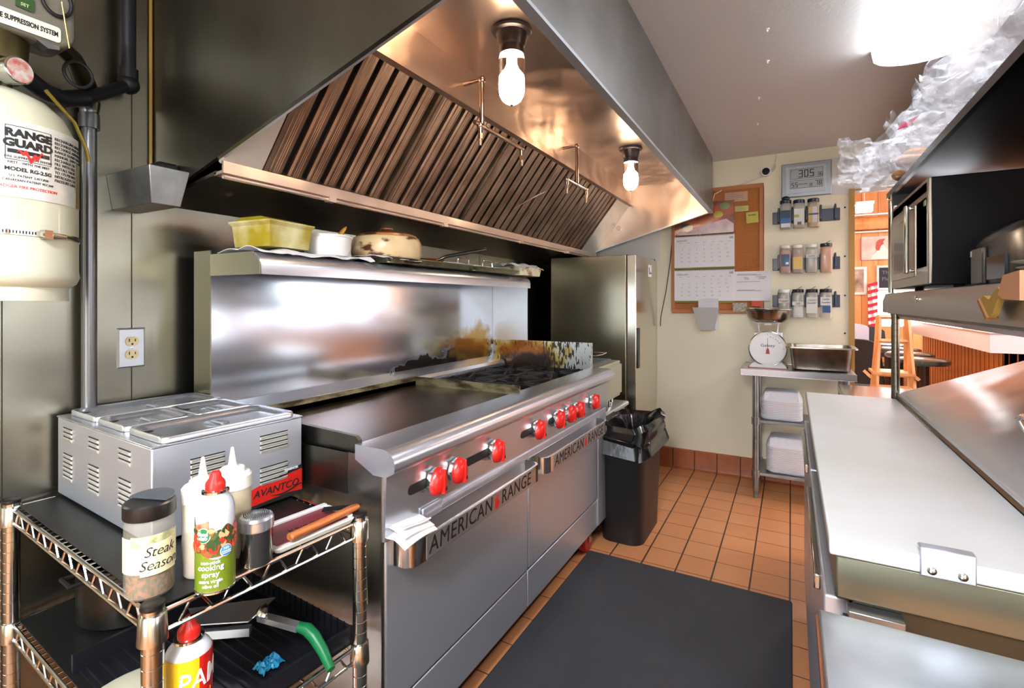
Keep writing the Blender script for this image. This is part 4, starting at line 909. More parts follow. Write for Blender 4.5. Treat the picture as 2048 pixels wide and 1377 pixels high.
for (x0, x1, y0, y1) in ((-.45, -.44, .02, SY - .01), (-.02, -.014, .02, SY - .01), (-.44, -.02, SY - .02, SY - .012)): b.box(x0, x1, y0, y1, .481, .52)
for i in range(18): x = -.44 + i * .024; b.box(x, x + .003, SY - .024, SY - .020, .49, .53)
one('grill_tray', b, mat('black_coated_tray', '#15151a', .35), 'black slatted tray on the lower tier of the wire shelf', 'tray')
one('round_lid', B().lathe([(.10, .46), (.115, .465), (.118, .472), (.10, .478), (.03, .484), (.002, .485)], (-1.13, .515, .02), 36), mat('cream_lid_plastic', '#d8d3b4', .4), 'cream round tub lid on lower tier behind the near post', 'lid')
b = B(Mw).tube([(-.66 + .0 * i, .2 + .075 * math.cos(a), .56 + .075 * math.sin(a)) for i, a in enumerate([2 * PI * k / 24 for k in range(24)])], .012, 8, closed=True)
t = thing('stock_pot', 'dark pot on the lower tier at the wall side', 'pot', tuple(Mw @ Vector((-.62, .2, .481))), -5.5)
obj('pot_body', B(Mw).lathe([(.11, .481), (.12, .49), (.12, .62), (.125, .625), (.125, .63), (.115, .628), (.112, .49)], (-.62, .20, 0), 40), mat('dark_pot_metal', '#3a3935', .3, .9), t)
obj('pot_handle', B(Mw).tube([(-.66, .085, .60), (-.66, .06, .60), (-.60, .06, .60), (-.60, .085, .60)], .006, 8), iron, t)
one('paper_strip', B().grid(lambda u, v: (-.893, .872 + .014 * u * (1.2 - v) + .008 * v, .56 + .16 * v), 4, 8, .001), mat('cream_paper', '#cfc9a8', .8), 'narrow cream paper strip hanging behind the far shelf post', 'paper')

# ================================================================== COUNTERTOP UNIT BEYOND THE RANGE
t = thing('charbroiler', 'stainless countertop broiler on the far stand', 'broiler', (-1.2, 2.9, .63))
obj('broiler_body', B().box(-1.58, -.95, 2.67, 3.12, .70, .92).box(-.95, -.938, 2.67, 3.12, .72, .90), mat('creamy_steel', '#cfcbb6', .3, .85), t, bevel=.003)
b = B(); 
for k in range(22): y = 2.69 + k * .019; b.box(-1.5, -1.0, y, y + .005, .922, .93)
obj('top_grate', b, steel, t)
obj('wire_rack', B().tube([(-1.5, 2.8, .93), (-1.5, 2.8, .975), (-1.0, 2.8, .975), (-.99, 2.88, .975), (-1.0, 3.0, .975), (-1.5, 3.0, .975)], .0035, 8).tube([(-1.45, 2.95, 1.02), (-1.12, 2.95, 1.02)], .0035, 8).tube([(-1.5, 3.0, .93), (-1.5, 3.0, .975)], .0035, 8).tube([(-1.45, 2.95, .93), (-1.45, 2.95, 1.02)], .0035, 8).tube([(-1.12, 2.95, .93), (-1.12, 2.95, 1.02)], .0035, 8), chrome, t)
for lx, ly in ((-1.0, 2.72), (-1.0, 3.07), (-1.53, 2.72), (-1.53, 3.07)):
    obj('foot', B().lathe([(.022, .70), (.020, .66), (.014, .655), (.014, .636), (.002, .634)], (lx, ly, 0), 16), chrome, t)
t = thing('equipment_stand', 'low stainless stand under the countertop broiler', 'stand', (-1.25, 2.95, 0))
obj('stand_top', B().prism([(-1.62, .60), (-.955, .60), (-.945, .61), (-.945, .625), (-.955, .632), (-1.62, .632)], 'y', 2.66, 3.30), steel, t)
for lx, ly in ((-.98, 2.72), (-.98, 3.25), (-1.58, 2.72), (-1.58, 3.25)): obj('leg', B().cyl((lx, ly, 0), (lx, ly, .60), .02, n=16), galv, t)

# ================================================================== REFRIGERATOR
t = thing('reach_in_refrigerator', 'stainless reach-in refrigerator at the end of cooking line', 'refrigerator', (-1.25, 3.7, 0))
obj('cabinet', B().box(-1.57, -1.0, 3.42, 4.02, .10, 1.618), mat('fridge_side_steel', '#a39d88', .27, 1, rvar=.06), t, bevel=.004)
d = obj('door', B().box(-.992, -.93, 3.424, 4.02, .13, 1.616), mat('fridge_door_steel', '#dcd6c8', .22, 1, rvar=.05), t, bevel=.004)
obj('door_gasket', B().box(-1.0, -.991, 3.43, 4.01, .13, 1.62), mat('brown_gasket', '#4c3f30', .6), d)
obj('door_handle', B().box(-.932, -.922, 3.45, 3.50, .83, 1.11), black_pl, d, bevel=.004)
obj('kick_grille', B().box(-1.5, -.96, 3.44, 4.0, .0, .10), black_mt, t)
obj('top_hinge', B().box(-1.0, -.94, 3.98, 4.02, 1.617, 1.628), galv, t)
s_ = obj('sticker', B().box(-.931, -.929, 3.76, 3.86, 1.48, 1.57), white_pap, d)
obj('sticker_mark', B().tube([(-.928, 3.78, 1.55), (-.928, 3.785, 1.51), (-.928, 3.80, 1.50), (-.928, 3.82, 1.515), (-.928, 3.845, 1.505)], .003, 6), ink, s_)
one('wall_cable', B().tube([(-.80, YB - .006, 1.93), (-.83, YB - .006, 1.6), (-.86, YB - .006, 1.38), (-.90, YB - .006, 1.18), (-.905, YB - .006, 1.1)], .0035, 6), mat('dark_cable', '#4a443a', .6), 'thin dark cable hanging down the cream wall beside refrigerator', 'cable')
one('wall_patch', B().box(-1.6, -.905, YB - .004, YB - .001, 1.60, 2.2), mat('white_wall_panel', '#e9e4dc', .5), 'white panel on back wall above the refrigerator', 'panel')

# ================================================================== TRASH CAN
t = thing('trash_can', 'tall black slim trash can beside the range', 'trash can', (-.80, 2.83, 0))
def rr_ring(cx_, cy_, w_, d_, rad, z, n=5, jit=0, sd=0):
    o = []
    for (sx, sy, a0) in ((1, 1, 0), (-1, 1, 90), (-1, -1, 180), (1, -1, 270)):
        for i in range(n + 1):
            a = R(a0 + 90 * i / n); x = sx * (w_ / 2 - rad) + rad * math.cos(a); y = sy * (d_ / 2 - rad) + rad * math.sin(a)
            j = jit * noise.noise(Vector((x * 14 + sd, y * 14, z * 14)))
            o.append((cx_ + x + j, cy_ + y + j * .6, z + j * .8))
    return o
b = B().loft([rr_ring(-.80, 2.83, .23, .42, .07, .0), rr_ring(-.80, 2.83, .27, .46, .07, .57), rr_ring(-.80, 2.83, .28, .47, .07, .58), rr_ring(-.80, 2.83, .28, .47, .07, .60), rr_ring(-.80, 2.83, .26, .45, .06, .60), rr_ring(-.80, 2.83, .21, .40, .05, .03)])
obj('can_body', b, mat('black_bin_plastic', '#19191a', .42), t, smooth=50)
bagm = mat('black_bin_bag', '#0d0d0f', .2, bump=1.0, bscale=22)
b = B(); rings = []
hs = [(.024, .47, -.01), (.012, .535, .0), (.018, .56, .006), (.010, .585, .004), (.014, .61, .004), (-.004, .63, 0), (-.03, .615, 0), (-.05, .56, 0), (-.07, .42, 0)]
for k, (g, z, _) in enumerate(hs):
    ring = []
    base = rr_ring(-.80, 2.83, .28 + 2 * g, .47 + 2 * g, .07, z, n=16)
    for i, p in enumerate(base):
        v = Vector(p); j = noise.noise(v * 26 + Vector((k * .7, 0, 0))) ; j2 = noise.noise(v * 9)
        zz = p[2] + (.05 * j2 + .022 * j) * (1 if k < 6 else .4)
        ring.append((p[0] + .02 * j, p[1] + .02 * noise.noise(v * 24 + Vector((5, 5, 5))), zz))
    rings.append(ring)
b.loft(rings, cap=False)
one('bin_bag', b, bagm, 'glossy black bin bag folded over the trash can rim', 'bag', smooth=25)

# ================================================================== FLOOR MAT
t = one('floor_mat', B().rrect(.915, 2.9, .012, 0.0005, .012, c=(-.4525, 1.005), taper=1.0), mat('ribbed_black_mat', '#38393c', .75, noise_col='#2f3033', nscale=2.5, bump=.5, bscale=160, bstretch=(1, 6, 1)), 'black anti-fatigue floor mat along the range', 'mat', bevel=.006)

# ================================================================== SMALL STEEL TABLE
t = thing('work_table', 'small stainless work table against the cream back wall', 'table', (.03, 3.83, 0))
TX0, TX1, TY0, TY1, TZ = -.288, .345, 3.62, 4.03, .852
obj('tabletop', B().box(TX0, TX1, TY0, TY1, TZ - .004, TZ).box(TX0, TX1, TY0, TY0 + .004, TZ - .04, TZ).box(TX0, TX0 + .004, TY0, TY1, TZ - .04, TZ).box(TX1 - .004, TX1, TY0, TY1, TZ - .04, TZ).box(TX0, TX1, TY0 + .05, TY0 + .12, TZ - .03, TZ - .004), steel, t, bevel=.002)
LEG = [(TX0 + .085, TY0 + .05), (TX1 - .05, TY0 + .05), (TX0 + .085, TY1 - .045), (TX1 - .05, TY1 - .045)]
for lx, ly in LEG:
    l = obj('leg', B().cyl((lx, ly, .09), (lx, ly, TZ - .01), .02, n=20), galv, t)
    obj('foot', B().lathe([(.020, .10), (.0195, .06), (.016, .03), (.013, .026), (.013, 0)], (lx, ly, 0), 18), galv, l)
for zz in (.52, .175):
    b = B().box(TX0 + .07, TX1 - .035, TY0 + .04, TY1 - .03, zz - .022, zz - .003)
    for lx, ly in LEG: b.cyl((lx, ly, zz - .035), (lx, ly, zz + .012), .026, n=18)
    obj('undershelf', b, galv, t, bevel=.0015)
# foam takeout stacks
foam = mat('white_foam', '#eeeef0', .7)
def foam_box(label, c, grp):
    t = thing('foam_container', label, 'container', c, 0, grp)
    return t
FN = 0
def foam_stack(cx_, cy_, z0, n, where):
    w_, d_, hh = .245, .22, .011
    # every nested clamshell: an open tray ring; the topmost shows its domed lid
    t0 = None
    for k in range(n):
        lab = 'white foam container inside the stack on the %s shelf of the table' % where
        if k == 0:
            t0 = B(T(cx_, cy_, z0))
            t0.loft([rr_ring(0, 0, w_ * .96, d_ * .96, .045, 0, 3), rr_ring(0, 0, w_ * .99, d_ * .99, .045, .0085, 3), rr_ring(0, 0, w_, d_, .045, .0095, 3), rr_ring(0, 0, w_, d_, .045, .0108, 3)])
            t0 = obj('foam_container', t0, foam, None, smooth=30)
            # local origin at stack base
            t0.location = (0, 0, 0)
            tag(t0, lab, 'container', 'foam containers nested on the %s shelf' % where)
        else:
            o = t0.copy(); COL.objects.link(o); o.location = (0, 0, k * hh)
    z = z0 + n * hh
    b = B(T(cx_, cy_, z)).loft([rr_ring(0, 0, w_, d_, .045, 0, 3), rr_ring(0, 0, w_, d_, .045, .006, 3), rr_ring(0, 0, w_ * .80, d_ * .76, .03, .058, 3), rr_ring(0, 0, w_ * .74, d_ * .70, .03, .062, 3)])
    o = one('foam_container', b, foam, 'topmost foam container with domed lid on the %s shelf of the table' % where, 'container', 'foam containers nested on the %s shelf' % where, smooth=25)
    b = B(T(cx_, cy_, z))
    for k in range(5):
        x = -.085 + k * .0425
        b.prism([(x - .013, 0), (x + .013, 0), (x + .009, .01), (x - .009, .01)], 'z', 0, 0) if False else None
        b.loft([[(x - .016, -d_ / 2 - .001 + .006, .010), (x + .016, -d_ / 2 - .001 + .006, .010), (x + .016, -d_ / 2 + .012, .012), (x - .016, -d_ / 2 + .012, .012)], [(x - .012, -d_ * .38 - .006, .054), (x + .012, -d_ * .38 - .006, .054), (x + .012, -d_ * .38 + .004, .056), (x - .012, -d_ * .38 + .004, .056)]])
    obj('lid_ribs', b, foam, o, smooth=20)
foam_stack(-.055, 3.80, .520, 11, 'upper')
foam_stack(-.022, 3.80, .175, 15, 'lower')
# scale
t = thing('kitchen_scale', 'white dial kitchen scale with steel bowl on the table', 'scale', (-.135, 3.80, TZ))
M = basis((-.135, 3.74, TZ + .0), (1, 0, 0), (0, 0, 1))   # x right, y up, z towards the camera
sw = mat('scale_white', '#e8e7e2', .3, coat=.3)
b = B(M).loft([[(-.115, .0, .03), (.115, .0, .03), (.115, 0, -.14), (-.115, 0, -.14)], [(-.105, .02, .02), (.105, .02, .02), (.105, .02, -.13), (-.105, .02, -.13)], [(-.078, .045, .0), (.078, .045, .0), (.078, .045, -.11), (-.078, .045, -.11)]])
b.loft([[(-.085, .045, -.002), (.085, .045, -.002), (.085, .045, -.11), (-.085, .045, -.11)], [(-.085, .235, -.002), (.085, .235, -.002), (.085, .235, -.11), (-.085, .235, -.11)]])
obj('scale_body', b, sw, t, bevel=.004)
obj('red_base', B(M).box(-.117, .117, -.0, .004, -.14, .034), mat('scale_red', '#a5262a', .4), t)
Md = M @ T(0, .130, 0)
obj('dial_ring', B(Md).lathe([(.112, -.002), (.116, .0), (.116, .016), (.110, .018), (.108, .012)], n=56, hollow=True), chrome_dim, t)
df = obj('dial_face', B(Md).lathe([(.108, 0), (.108, .012)], n=56), mat('dial_white', '#f2f1ee', .35), t)
b = B(Md)
for k in range(60):
    a = 2 * PI * k / 60; r0 = .094 if k % 5 else .088
    c_, s_ = math.cos(a), math.sin(a)
    if -.2 < a < 1.7: b.prism([(c_ * r0 - s_ * .0008, s_ * r0 + c_ * .0008), (c_ * r0 + s_ * .0008, s_ * r0 - c_ * .0008), (c_ * .1 + s_ * .0008, s_ * .1 - c_ * .0008), (c_ * .1 - s_ * .0008, s_ * .1 + c_ * .0008)], 'z', .0122, .013)
    else: b.prism([(c_ * .096 - s_ * .0004, s_ * .096 + c_ * .0004), (c_ * .096 + s_ * .0004, s_ * .096 - c_ * .0004), (c_ * .1 + s_ * .0004, s_ * .1 - c_ * .0004), (c_ * .1 - s_ * .0004, s_ * .1 + c_ * .0004)], 'z', .0122, .013)
obj('dial_marks', b, ink_grey, df)
text('Galaxy', Md @ T(0, .02, .0126), .026, ink, df, sx=1.2)
for k, a in enumerate((78, 66, 54, 42, 30)): text(str(k * 2), Md @ T(.078 * math.cos(R(a)), .078 * math.sin(R(a)), .0126, rz=a - 90), .016, ink_grey, df)
nd = obj('needle', B(Md).prism([(-.0012, -.01), (.0012, -.01), (.0008, .07), (-.0008, .07)], 'z', .014, .015), ink, df)
obj('needle_weight', B(Md).prism([(-.012, -.035), (.012, -.035), (.008, -.008), (.004, .002), (-.004, .002), (-.008, -.008)], 'z', .014, .017), mat('needle_red', '#b01f22', .4), nd)
obj('bowl_support', B(M).cyl((-.055, .235, -.05), (-.06, .30, -.05), .004, n=8).cyl((.055, .235, -.05), (.06, .30, -.05), .004, n=8).box(-.02, .02, .285, .305, -.03, -.02).box(-.075, .075, .296, .302, -.11, 0), white_pl, t)
one('scale_bowl', B().lathe([(.07, 0), (.10, .006), (.125, .03), (.130, .055), (.134, .06), (.140, .085), (.148, .09), (.148, .093), (.138, .09), (.131, .062), (.120, .03), (.095, .009), (.01, .006)], (-.137, 3.79, TZ + .302), 48, T(0, 0, 0, ry=2).to_3x3().to_4x4()), mat('dull_bowl_steel', '#8e887f', .25, 1, rvar=.1), 'steel bowl sitting on top of the white dial scale', 'bowl')
# hotel pan
t = thing('hotel_pan', 'deep stainless food pan on the small work table', 'pan', (.165, 3.82, TZ))
b = B(T(.163, 3.82, TZ))
b.loft([rr_ring(0, 0, .29, .24, .03, 0), rr_ring(0, 0, .315, .27, .035, .012), rr_ring(0, 0, .34, .29, .035, .145), rr_ring(0, 0, .345, .295, .035, .148), rr_ring(0, 0, .385, .33, .03, .150), rr_ring(0, 0, .39, .335, .03, .146), rr_ring(0, 0, .388, .333, .03, .153), rr_ring(0, 0, .335, .285, .035, .153), rr_ring(0, 0, .33, .28, .035, .14), rr_ring(0, 0, .305, .26, .035, .012), rr_ring(0, 0, .28, .23, .03, .004)])
obj('pan_body', b, mat('used_pan_steel', '#9d968a', .3, 1, noise_col='#6e675c', nscale=7, rvar=.1), t, smooth=40)

# ================================================================== BACK WALL THINGS
YW = YB - .001
t = thing('cork_board', 'framed cork notice board on the cream back wall', 'notice board', (-.49, YB, 1.67))
obj('cork_panel', B().box(-.80, -.185, YW - .012, YW, 1.215, 2.14), mat('cork', '#b8743a', .85, noise_col='#ad6a31', nscale=90, bump=.6, bscale=200), t)
obj('frame', B().box(-.815, -.172, YW - .02, YW, 1.205, 1.235).box(-.815, -.172, YW - .02, YW, 2.12, 2.15).box(-.815, -.785, YW - .02, YW, 1.235, 2.12).box(-.200, -.172, YW - .02, YW, 1.235, 2.12), mat('oak_frame', '#b8713a', .5), t, bevel=.002)
Mb_ = basis((0, YW - .0225, 0), (1, 0, 0), (0, 0, 1))
def note(name, x0, x1, z0, z1, m, label, cat, y=.0, rot=0, lines=0, group=None, msg=None, s=.012):
    cx_, cz_ = (x0 + x1) / 2, (z0 + z1) / 2; M = Mb_ @ T(cx_, cz_, y, rz=rot); w_, h_ = (x1 - x0) / 2, (z1 - z0) / 2
    b = B(M).grid(lambda u, v: (-w_ + 2 * w_ * u, -h_ + 2 * h_ * v, .001 + .004 * (1 - v) ** 2 * math.sin(PI * u)), 8, 8, -.0005)
    o = tag(obj(name, b, m), label, cat, group)
    if lines:
        b = B(M)
        for k in range(lines):
            zz = h_ - 2 * h_ * (k + 1) / (lines + 1); l = w_ * (.85 if k % 3 else .6); b.box(-w_ * .85, -w_ * .85 + l * 1.7, zz - .001, zz + .001, .006, .0065)
        obj('print_lines', b, ink_grey, o)
    if msg:
        for k, ml in enumerate(msg): text(ml, M @ T(0, h_ * .45 - k * s * 1.2, .006), s, ink, o)
    return o, M
# calendar
t = thing('wall_calendar', 'spiral wall calendar with food photo hanging on the cork board', 'calendar', (-.577, YB - .03, 1.6))
photo = mat('food_photo_print', '#2a1512', .35, noise_col='#b3562a', nscale=7, lo=.4, hi=.62)
ph = obj('photo_page', B(Mb_).box(-.790, -.365, 1.805, 1.995 + .05, .002, .005), photo, t)
obj('photo_plate', B(Mb_).prism([(-.775, 1.808), (-.37, 1.808), (-.37, 1.87), (-.42, 1.91), (-.55, 1.88), (-.65, 1.85), (-.76, 1.83)], 'z', .005, .0055), mat('pale_lilac_print', '#c3a9b0', .4, noise_col='#e5d3d2', nscale=12), ph)
obj('photo_bowl', B(Mb_ @ T(-.70, 1.86)).lathe([(.045, .0055), (.045, .0062)], n=28, sy=.7), mat('black_print', '#120c0c', .4), ph)
for (x, z, rx, c_) in ((-.475, 1.945, .034, '#c3ae3c'), (-.43, 2.005, .035, '#7e8c4a'), (-.59, 1.91, .045, '#a44d22'), (-.66, 1.985, .05, '#8a3c1c')):
    obj('photo_fruit', B(Mb_ @ T(x, z)).lathe([(rx, .0055), (rx * .8, .0068)], n=24, sy=.75), mat('print' + c_, c_, .4), ph)
for (z0, z1, mon) in ((1.555, 1.795, 'JANUARY'), (1.30, 1.535, 'FEBRUARY')):
    pg = obj('calendar_page', B(Mb_).box(-.792, -.363, z0, z1, .003, .006), white_pap, t)
    text(mon, Mb_ @ T(-.775, z1 - .034, .0062), .019, ink_grey, pg, align='LEFT'); text('US', Mb_ @ T(-.385, z1 - .026, .0062), .022, ink, pg, bold=.0004)
    b = B(Mb_)
    for r_ in range(5):
        for c_ in range(7):
            if r_ == 0: b.box(-.755 + c_ * .058, -.735 + c_ * .058, z1 - .052, z1 - .050, .006, .0065)
    obj('weekday_marks', b, ink_grey, pg)
    n = 0
    for r_ in range(5):
        s_ = '    '.join('%2d' % (r_ * 7 + c_ + 1) for c_ in range(7) if r_ * 7 + c_ + 1 < 32)
        for c_ in range(7):
            v = r_ * 7 + c_ - 4
            if 0 < v < 32 and r_ < 5: pass
        vals = [r_ * 7 + c_ - 2 for c_ in range(7)]
        b = None
        text('      '.join(('%2d' % v if 0 < v < 32 else '  ') for v in vals), Mb_ @ T(-.575, z1 - .075 - r_ * .030, .0062), .0135, ink_grey, pg, sx=1.0, space=1.35)
    b = B(Mb_)
    for k in range(52): x = -.785 + k * .0081; b.box(x, x + .0025, z1 - .006, z1 + .012, .004, .009)
    obj('spiral_binding', b, ink, t)
obj('page_edge', B(Mb_).box(-.79, -.366, 1.536, 1.556, .002, .0045).box(-.79, -.366, 1.285, 1.30, .002, .0045), mat('olive_page_edge', '#7b7a1c', .6), t)
note('paper_note', -.43, -.275, 2.03, 2.10, mat('tan_paper', '#c7a184', .8), 'tan handwritten paper pinned at the top of cork board', 'note', lines=4)
note('sticky_note', -.36, -.27, 1.955, 1.995, mat('yellow_note', '#d3c97a', .8), 'small yellow strip note pinned on cork board', 'note', lines=3)
note('sticky_note', -.285, -.205, 1.865, 1.945, mat('lime_note', '#cfc964', .8), 'square yellow sticky note on right of the cork board', 'note', rot=3, msg=['Contact'], s=.016)
o, M = note('paper_sheet', -.365, -.125, 1.30, 1.515, white_pap, 'white printed sheet in plastic sleeve at cork board corner', 'paper', y=.002, lines=0)
b = B(M)
for zz, x0, x1 in ((.085, -.10, .03), (.078, -.10, .06), (.062, -.055, -.03), (.055, -.055, -.02), (.048, -.05, -.02), (.065, .02, .09), (.058, .04, .09), (.05, .04, .08), (.03, -.1, .05), (-.03, -.1, .02), (-.035, -.1, .06)): b.box(x0, x1, zz, zz + .002, .006, .0065)
obj('print_lines', b, ink_grey, o)
note('business_card', -.375, -.28, 1.22, 1.285, mat('card_print', '#d9cdb0', .6, noise_col='#6b6a66', nscale=50, nstretch=(1, 1, 5)), 'small striped card tucked at the bottom of cork board', 'card', y=.003, rot=2)
note('red_tag', -.25, -.19, 1.26, 1.30, mat('coral_tag', '#d8553c', .6), 'small coral red tag under the printed sheet', 'tag', y=.003)
b = B(Mb_)
for x, z in ((-.205, 2.09), (-.215, 1.58), (-.26, 1.585), (-.275, 1.55), (-.20, 1.56)): b.ball((x, z, .004), .005, 8)
one('push_pins', b, mat('brass_pin', '#b98a2a', .3, .8), 'small brass push pins in the cork board', 'pin')
# bin with papers
t = thing('wall_pocket', 'translucent plastic pocket holding papers below the cork board', 'file holder', (-.56, YB, 1.2))
pk = mat('frosted_plastic', '#dcd8d2', .3, alpha=.6)
b = B()
b.loft([[(-.60, 4.045, 1.08), (-.50, 4.045, 1.08), (-.50, 3.985, 1.08), (-.60, 3.985, 1.08)], [(-.65, 4.045, 1.25), (-.465, 4.045, 1.25), (-.465, 3.965, 1.25), (-.65, 3.965, 1.25)], [(-.645, 4.04, 1.25), (-.47, 4.04, 1.25), (-.47, 3.97, 1.25), (-.645, 3.97, 1.25)], [(-.596, 4.04, 1.084), (-.504, 4.04, 1.084), (-.504, 3.99, 1.084), (-.596, 3.99, 1.084)]])
obj('pocket_body', b, pk, t, smooth=20)
for k in range(3): one('leaflet', B(T(-.555 + .014 * k, 3.99 + .012 * k, 1.185, rx=5, rz=2 * k)).box(-.055, .055, -.002, .002, -.095, .125 + .004 * k), mat('grey_white_leaflet', '#d9d6da', .7), ('front', 'middle', 'rear')[k] + ' white leaflet standing in the plastic wall pocket', 'leaflet', 'leaflets in the wall pocket')
# clock
t = thing('digital_clock', 'silver digital wall clock and thermometer by the ceiling', 'clock', (.09, YB, 2.14))
M = basis((.091, YW - .02, 2.143), (1, 0, 0), (0, 0, 1))
cb_ = obj('clock_frame', B(M).box(-.150, .150, -.118, .118, -.02, .004), mat('silver_plastic', '#95999c', .35, .5), t, bevel=.005)
obj('clock_bezel', B(M).box(-.125, .118, -.095, .095, .004, .007), mat('pale_silver', '#adb0b2', .4, .3), t, bevel=.002)
lcd = mat('lcd_grey', '#a3aca8', .3)
for z0, z1, nm_ in ((.008, .072, 'time'), (-.058, -.006, 'date')):
    s_ = obj('lcd_screen', B(M).box(-.095, .098, z0, z1, .007, .008), lcd, t)
    b = B(M); b.box(-.097, .10, z0 - .002, z0, .007, .0085).box(-.097, .10, z1, z1 + .002, .007, .0085).box(-.097, -.095, z0, z1, .007, .0085).box(.098, .10, z0, z1, .007, .0085)
    obj('screen_border', b, ink, s_)
SEG = {'0': 'abcdef', '1': 'bc', '3': 'abgcd', '5': 'afgcd', '6': 'afgecd', '7': 'abc', '8': 'abcdefg'}
def digits(s_, x, z, h, par):
    b = B(M); w_ = h * .5; th = h * .13
    for ch in s_:
        if ch == ' ': x += w_ * .8; continue
        for g in SEG[ch]:
            X0, X1, Z0, Z1 = {'a': (0, w_, h - th, h), 'd': (0, w_, 0, th), 'g': (0, w_, h / 2 - th / 2, h / 2 + th / 2), 'f': (0, th, h / 2, h), 'b': (w_ - th, w_, h / 2, h), 'e': (0, th, 0, h / 2), 'c': (w_ - th, w_, 0, h / 2)}[g]
            b.box(x + X0 + th * .1, x + X1 - th * .1, z + Z0 + th * .1, z + Z1 - th * .1, .0082, .0088)
        x += w_ * 1.28
    obj('digits', b, ink, par)
digits('305', -.045, .014, .052, cb_); digits('36', .068, .014, .026, cb_); digits('55', -.088, -.052, .034, cb_); digits('78', .053, -.048, .034, cb_); digits('18', .012, -.052, .022, cb_)
text('SUN JAN', M @ T(-.018, -.033, .0085), .014, ink, cb_); text('PM', M @ T(-.085, .06, .0085), .008, ink, cb_)
# security camera
t = thing('security_camera', 'small round white and black camera beside the clock', 'camera', (-.156, YB, 2.22))
M = basis((-.156, YW, 2.222), (1, 0, 0), (0, 0, 1))
obj('camera_body', B(M).lathe([(.024, 0), (.03, .01), (.036, .04), (.034, .05)], n=28), white_pl, t)
obj('camera_lens', B(M).lathe([(.025, .045), (.025, .052), (.02, .056), (.002, .057)], n=28), black_gl, t)
obj('camera_bracket', B(M).tube([(.03, .0, .02), (.05, .02, .01), (.055, .05, .004)], .008, 8), mat('almond_bracket', '#cfc7a4', .5), t)
one('camera_cable', B().tube([(-.17, YW - .01, 2.20), (-.30, YW - .008, 2.16), (-.42, YW - .008, 2.14), (-.50, YW - .03, 2.10), (-.52, YW - .03, 2.03)], .004, 8).cyl((-.52, YW - .03, 2.03), (-.52, YW - .03, 2.0), .009, n=10), mat('cream_cable', '#d8d1b4', .5), 'cream cable from the round camera to cork board', 'cable')
obj('cord', B().tube([(-.12, YW - .01, 2.24), (-.10, YW - .006, 2.28), (-.09, YW - .006, 2.345)], .004, 6), mat('cream_cable', '#d8d1b4', .5), t)
# spice racks and jars
navy = mat('navy_plastic', '#0a1231', .35)
def rack(z, label):
    t = thing('spice_rack', label, 'rack', (.085, YB, z), 0, 'navy wall racks for spice jars')
    obj('back_strip', B().box(-.115, .29, YW - .008, YW, z - .045, z + .04), navy, t, bevel=.002)
    for k in range(5):
        x = -.075 + k * .084
        obj('clip', B().loft([[(x - .008, YW - .008, z - .045), (x + .008, YW - .008, z - .045), (x + .008, YW - .008, z + .055), (x - .008, YW - .008, z + .055)], [(x - .007, YW - .045, z - .035), (x + .007, YW - .045, z - .035), (x + .005, YW - .045, z + .065), (x - .005, YW - .045, z + .065)]]), navy, t, bevel=.003)
rack(1.89, 'topmost navy spice rack strip under the digital clock'); rack(1.56, 'middle navy spice rack strip on the cream wall'); rack(1.30, 'lowest navy spice rack strip above the scale')
jar_clear = mat('clear_spice_plastic', '#e6e3d6', .15, alpha=.38, coat=.4)
white_lab = mat('white_label', '#e9e8e4', .5)
def spice_jar(x, z0, lid, fillc, fill, label, deco, flap=False, h=.20):
    t = thing('spice_jar', label, 'jar', (x, YB - .05, z0), 0, 'spice jars clipped to the navy wall racks')
    M = T(x, YB - .052, z0)
    obj('spice', B(M).rrect(.064, .064, .012, .003, .003 + h * .82 * fill), mat('spice' + fillc, fillc, .8, bump=.3, bscale=150), t)
    b = B(M).loft([rr_ring(0, 0, .066, .066, .016, 0, 3), rr_ring(0, 0, .072, .072, .016, .006, 3), rr_ring(0, 0, .072, .072, .016, h * .45, 3), rr_ring(0, 0, .070, .070, .016, h * .74, 3), rr_ring(0, 0, .066, .066, .02, h * .82, 3), rr_ring(0, 0, .058, .058, .026, h * .87, 3)])
    obj('jar_body', b, jar_clear, t, smooth=40)
    l = obj('jar_lid', B(M).lathe([(.034, h * .86), (.035, h * .87), (.035, h * .96), (.032, h * .975), (.002, h * .98)], n=28), lid, t)
    if flap: obj('lid_flap', B(M @ T(.0, 0, h * .985, ry=-32)).prism([(.028 * math.cos(R(a)), .028 * math.sin(R(a)) - .005) for a in range(0, 181, 20)], 'z', 0, .003), lid, l)
    Mj = basis((x, YB - .052 - .0365, z0), (1, 0, 0), (0, 0, 1))
    for d in deco:
        if d[0] == 'r': obj('label', B(Mj).box(d[1], d[2], d[3], d[4], 0, .0012 + .0004 * d[6] if len(d) > 6 else .0012), mat('lab' + d[5], d[5], .5), t)
        else: text(d[1], Mj @ T(d[2], d[3], .0016, rz=3), d[4], ink, t)
    return t
SPH = {1: 1.802, 2: 1.490, 3: 1.182}
blu = '#1f4f82'
spice_jar(-.033, 1.802, navy, '#7d7862', .95, 'spice jar with dark blue label and rounded navy lid, top rack', [('r', -.03, .03, .05, .125, '#25344a'), ('r', -.03, .03, .035, .07, '#2f6ba3', 1), ('r', -.028, .028, .008, .034, '#d9dbdc')], h=.205)
obj('lid_dome', B().ball((-.033, YB - .052, 2.012), .026, 16, (1, 1, .8)), navy, [o for o in sc.objects if o.name.startswith('spice_jar') and o.get('label', '').startswith('spice jar with dark blue')][0])
spice_jar(.048, 1.802, navy, '#a89b62', .8, 'spice jar with white and green label, middle of top rack', [('r', -.03, .03, .02, .13, '#dadbd3'), ('r', -.03, .0, .07, .09, '#a2b24a', 1), ('r', -.01, .015, .02, .04, '#55585c', 1)])
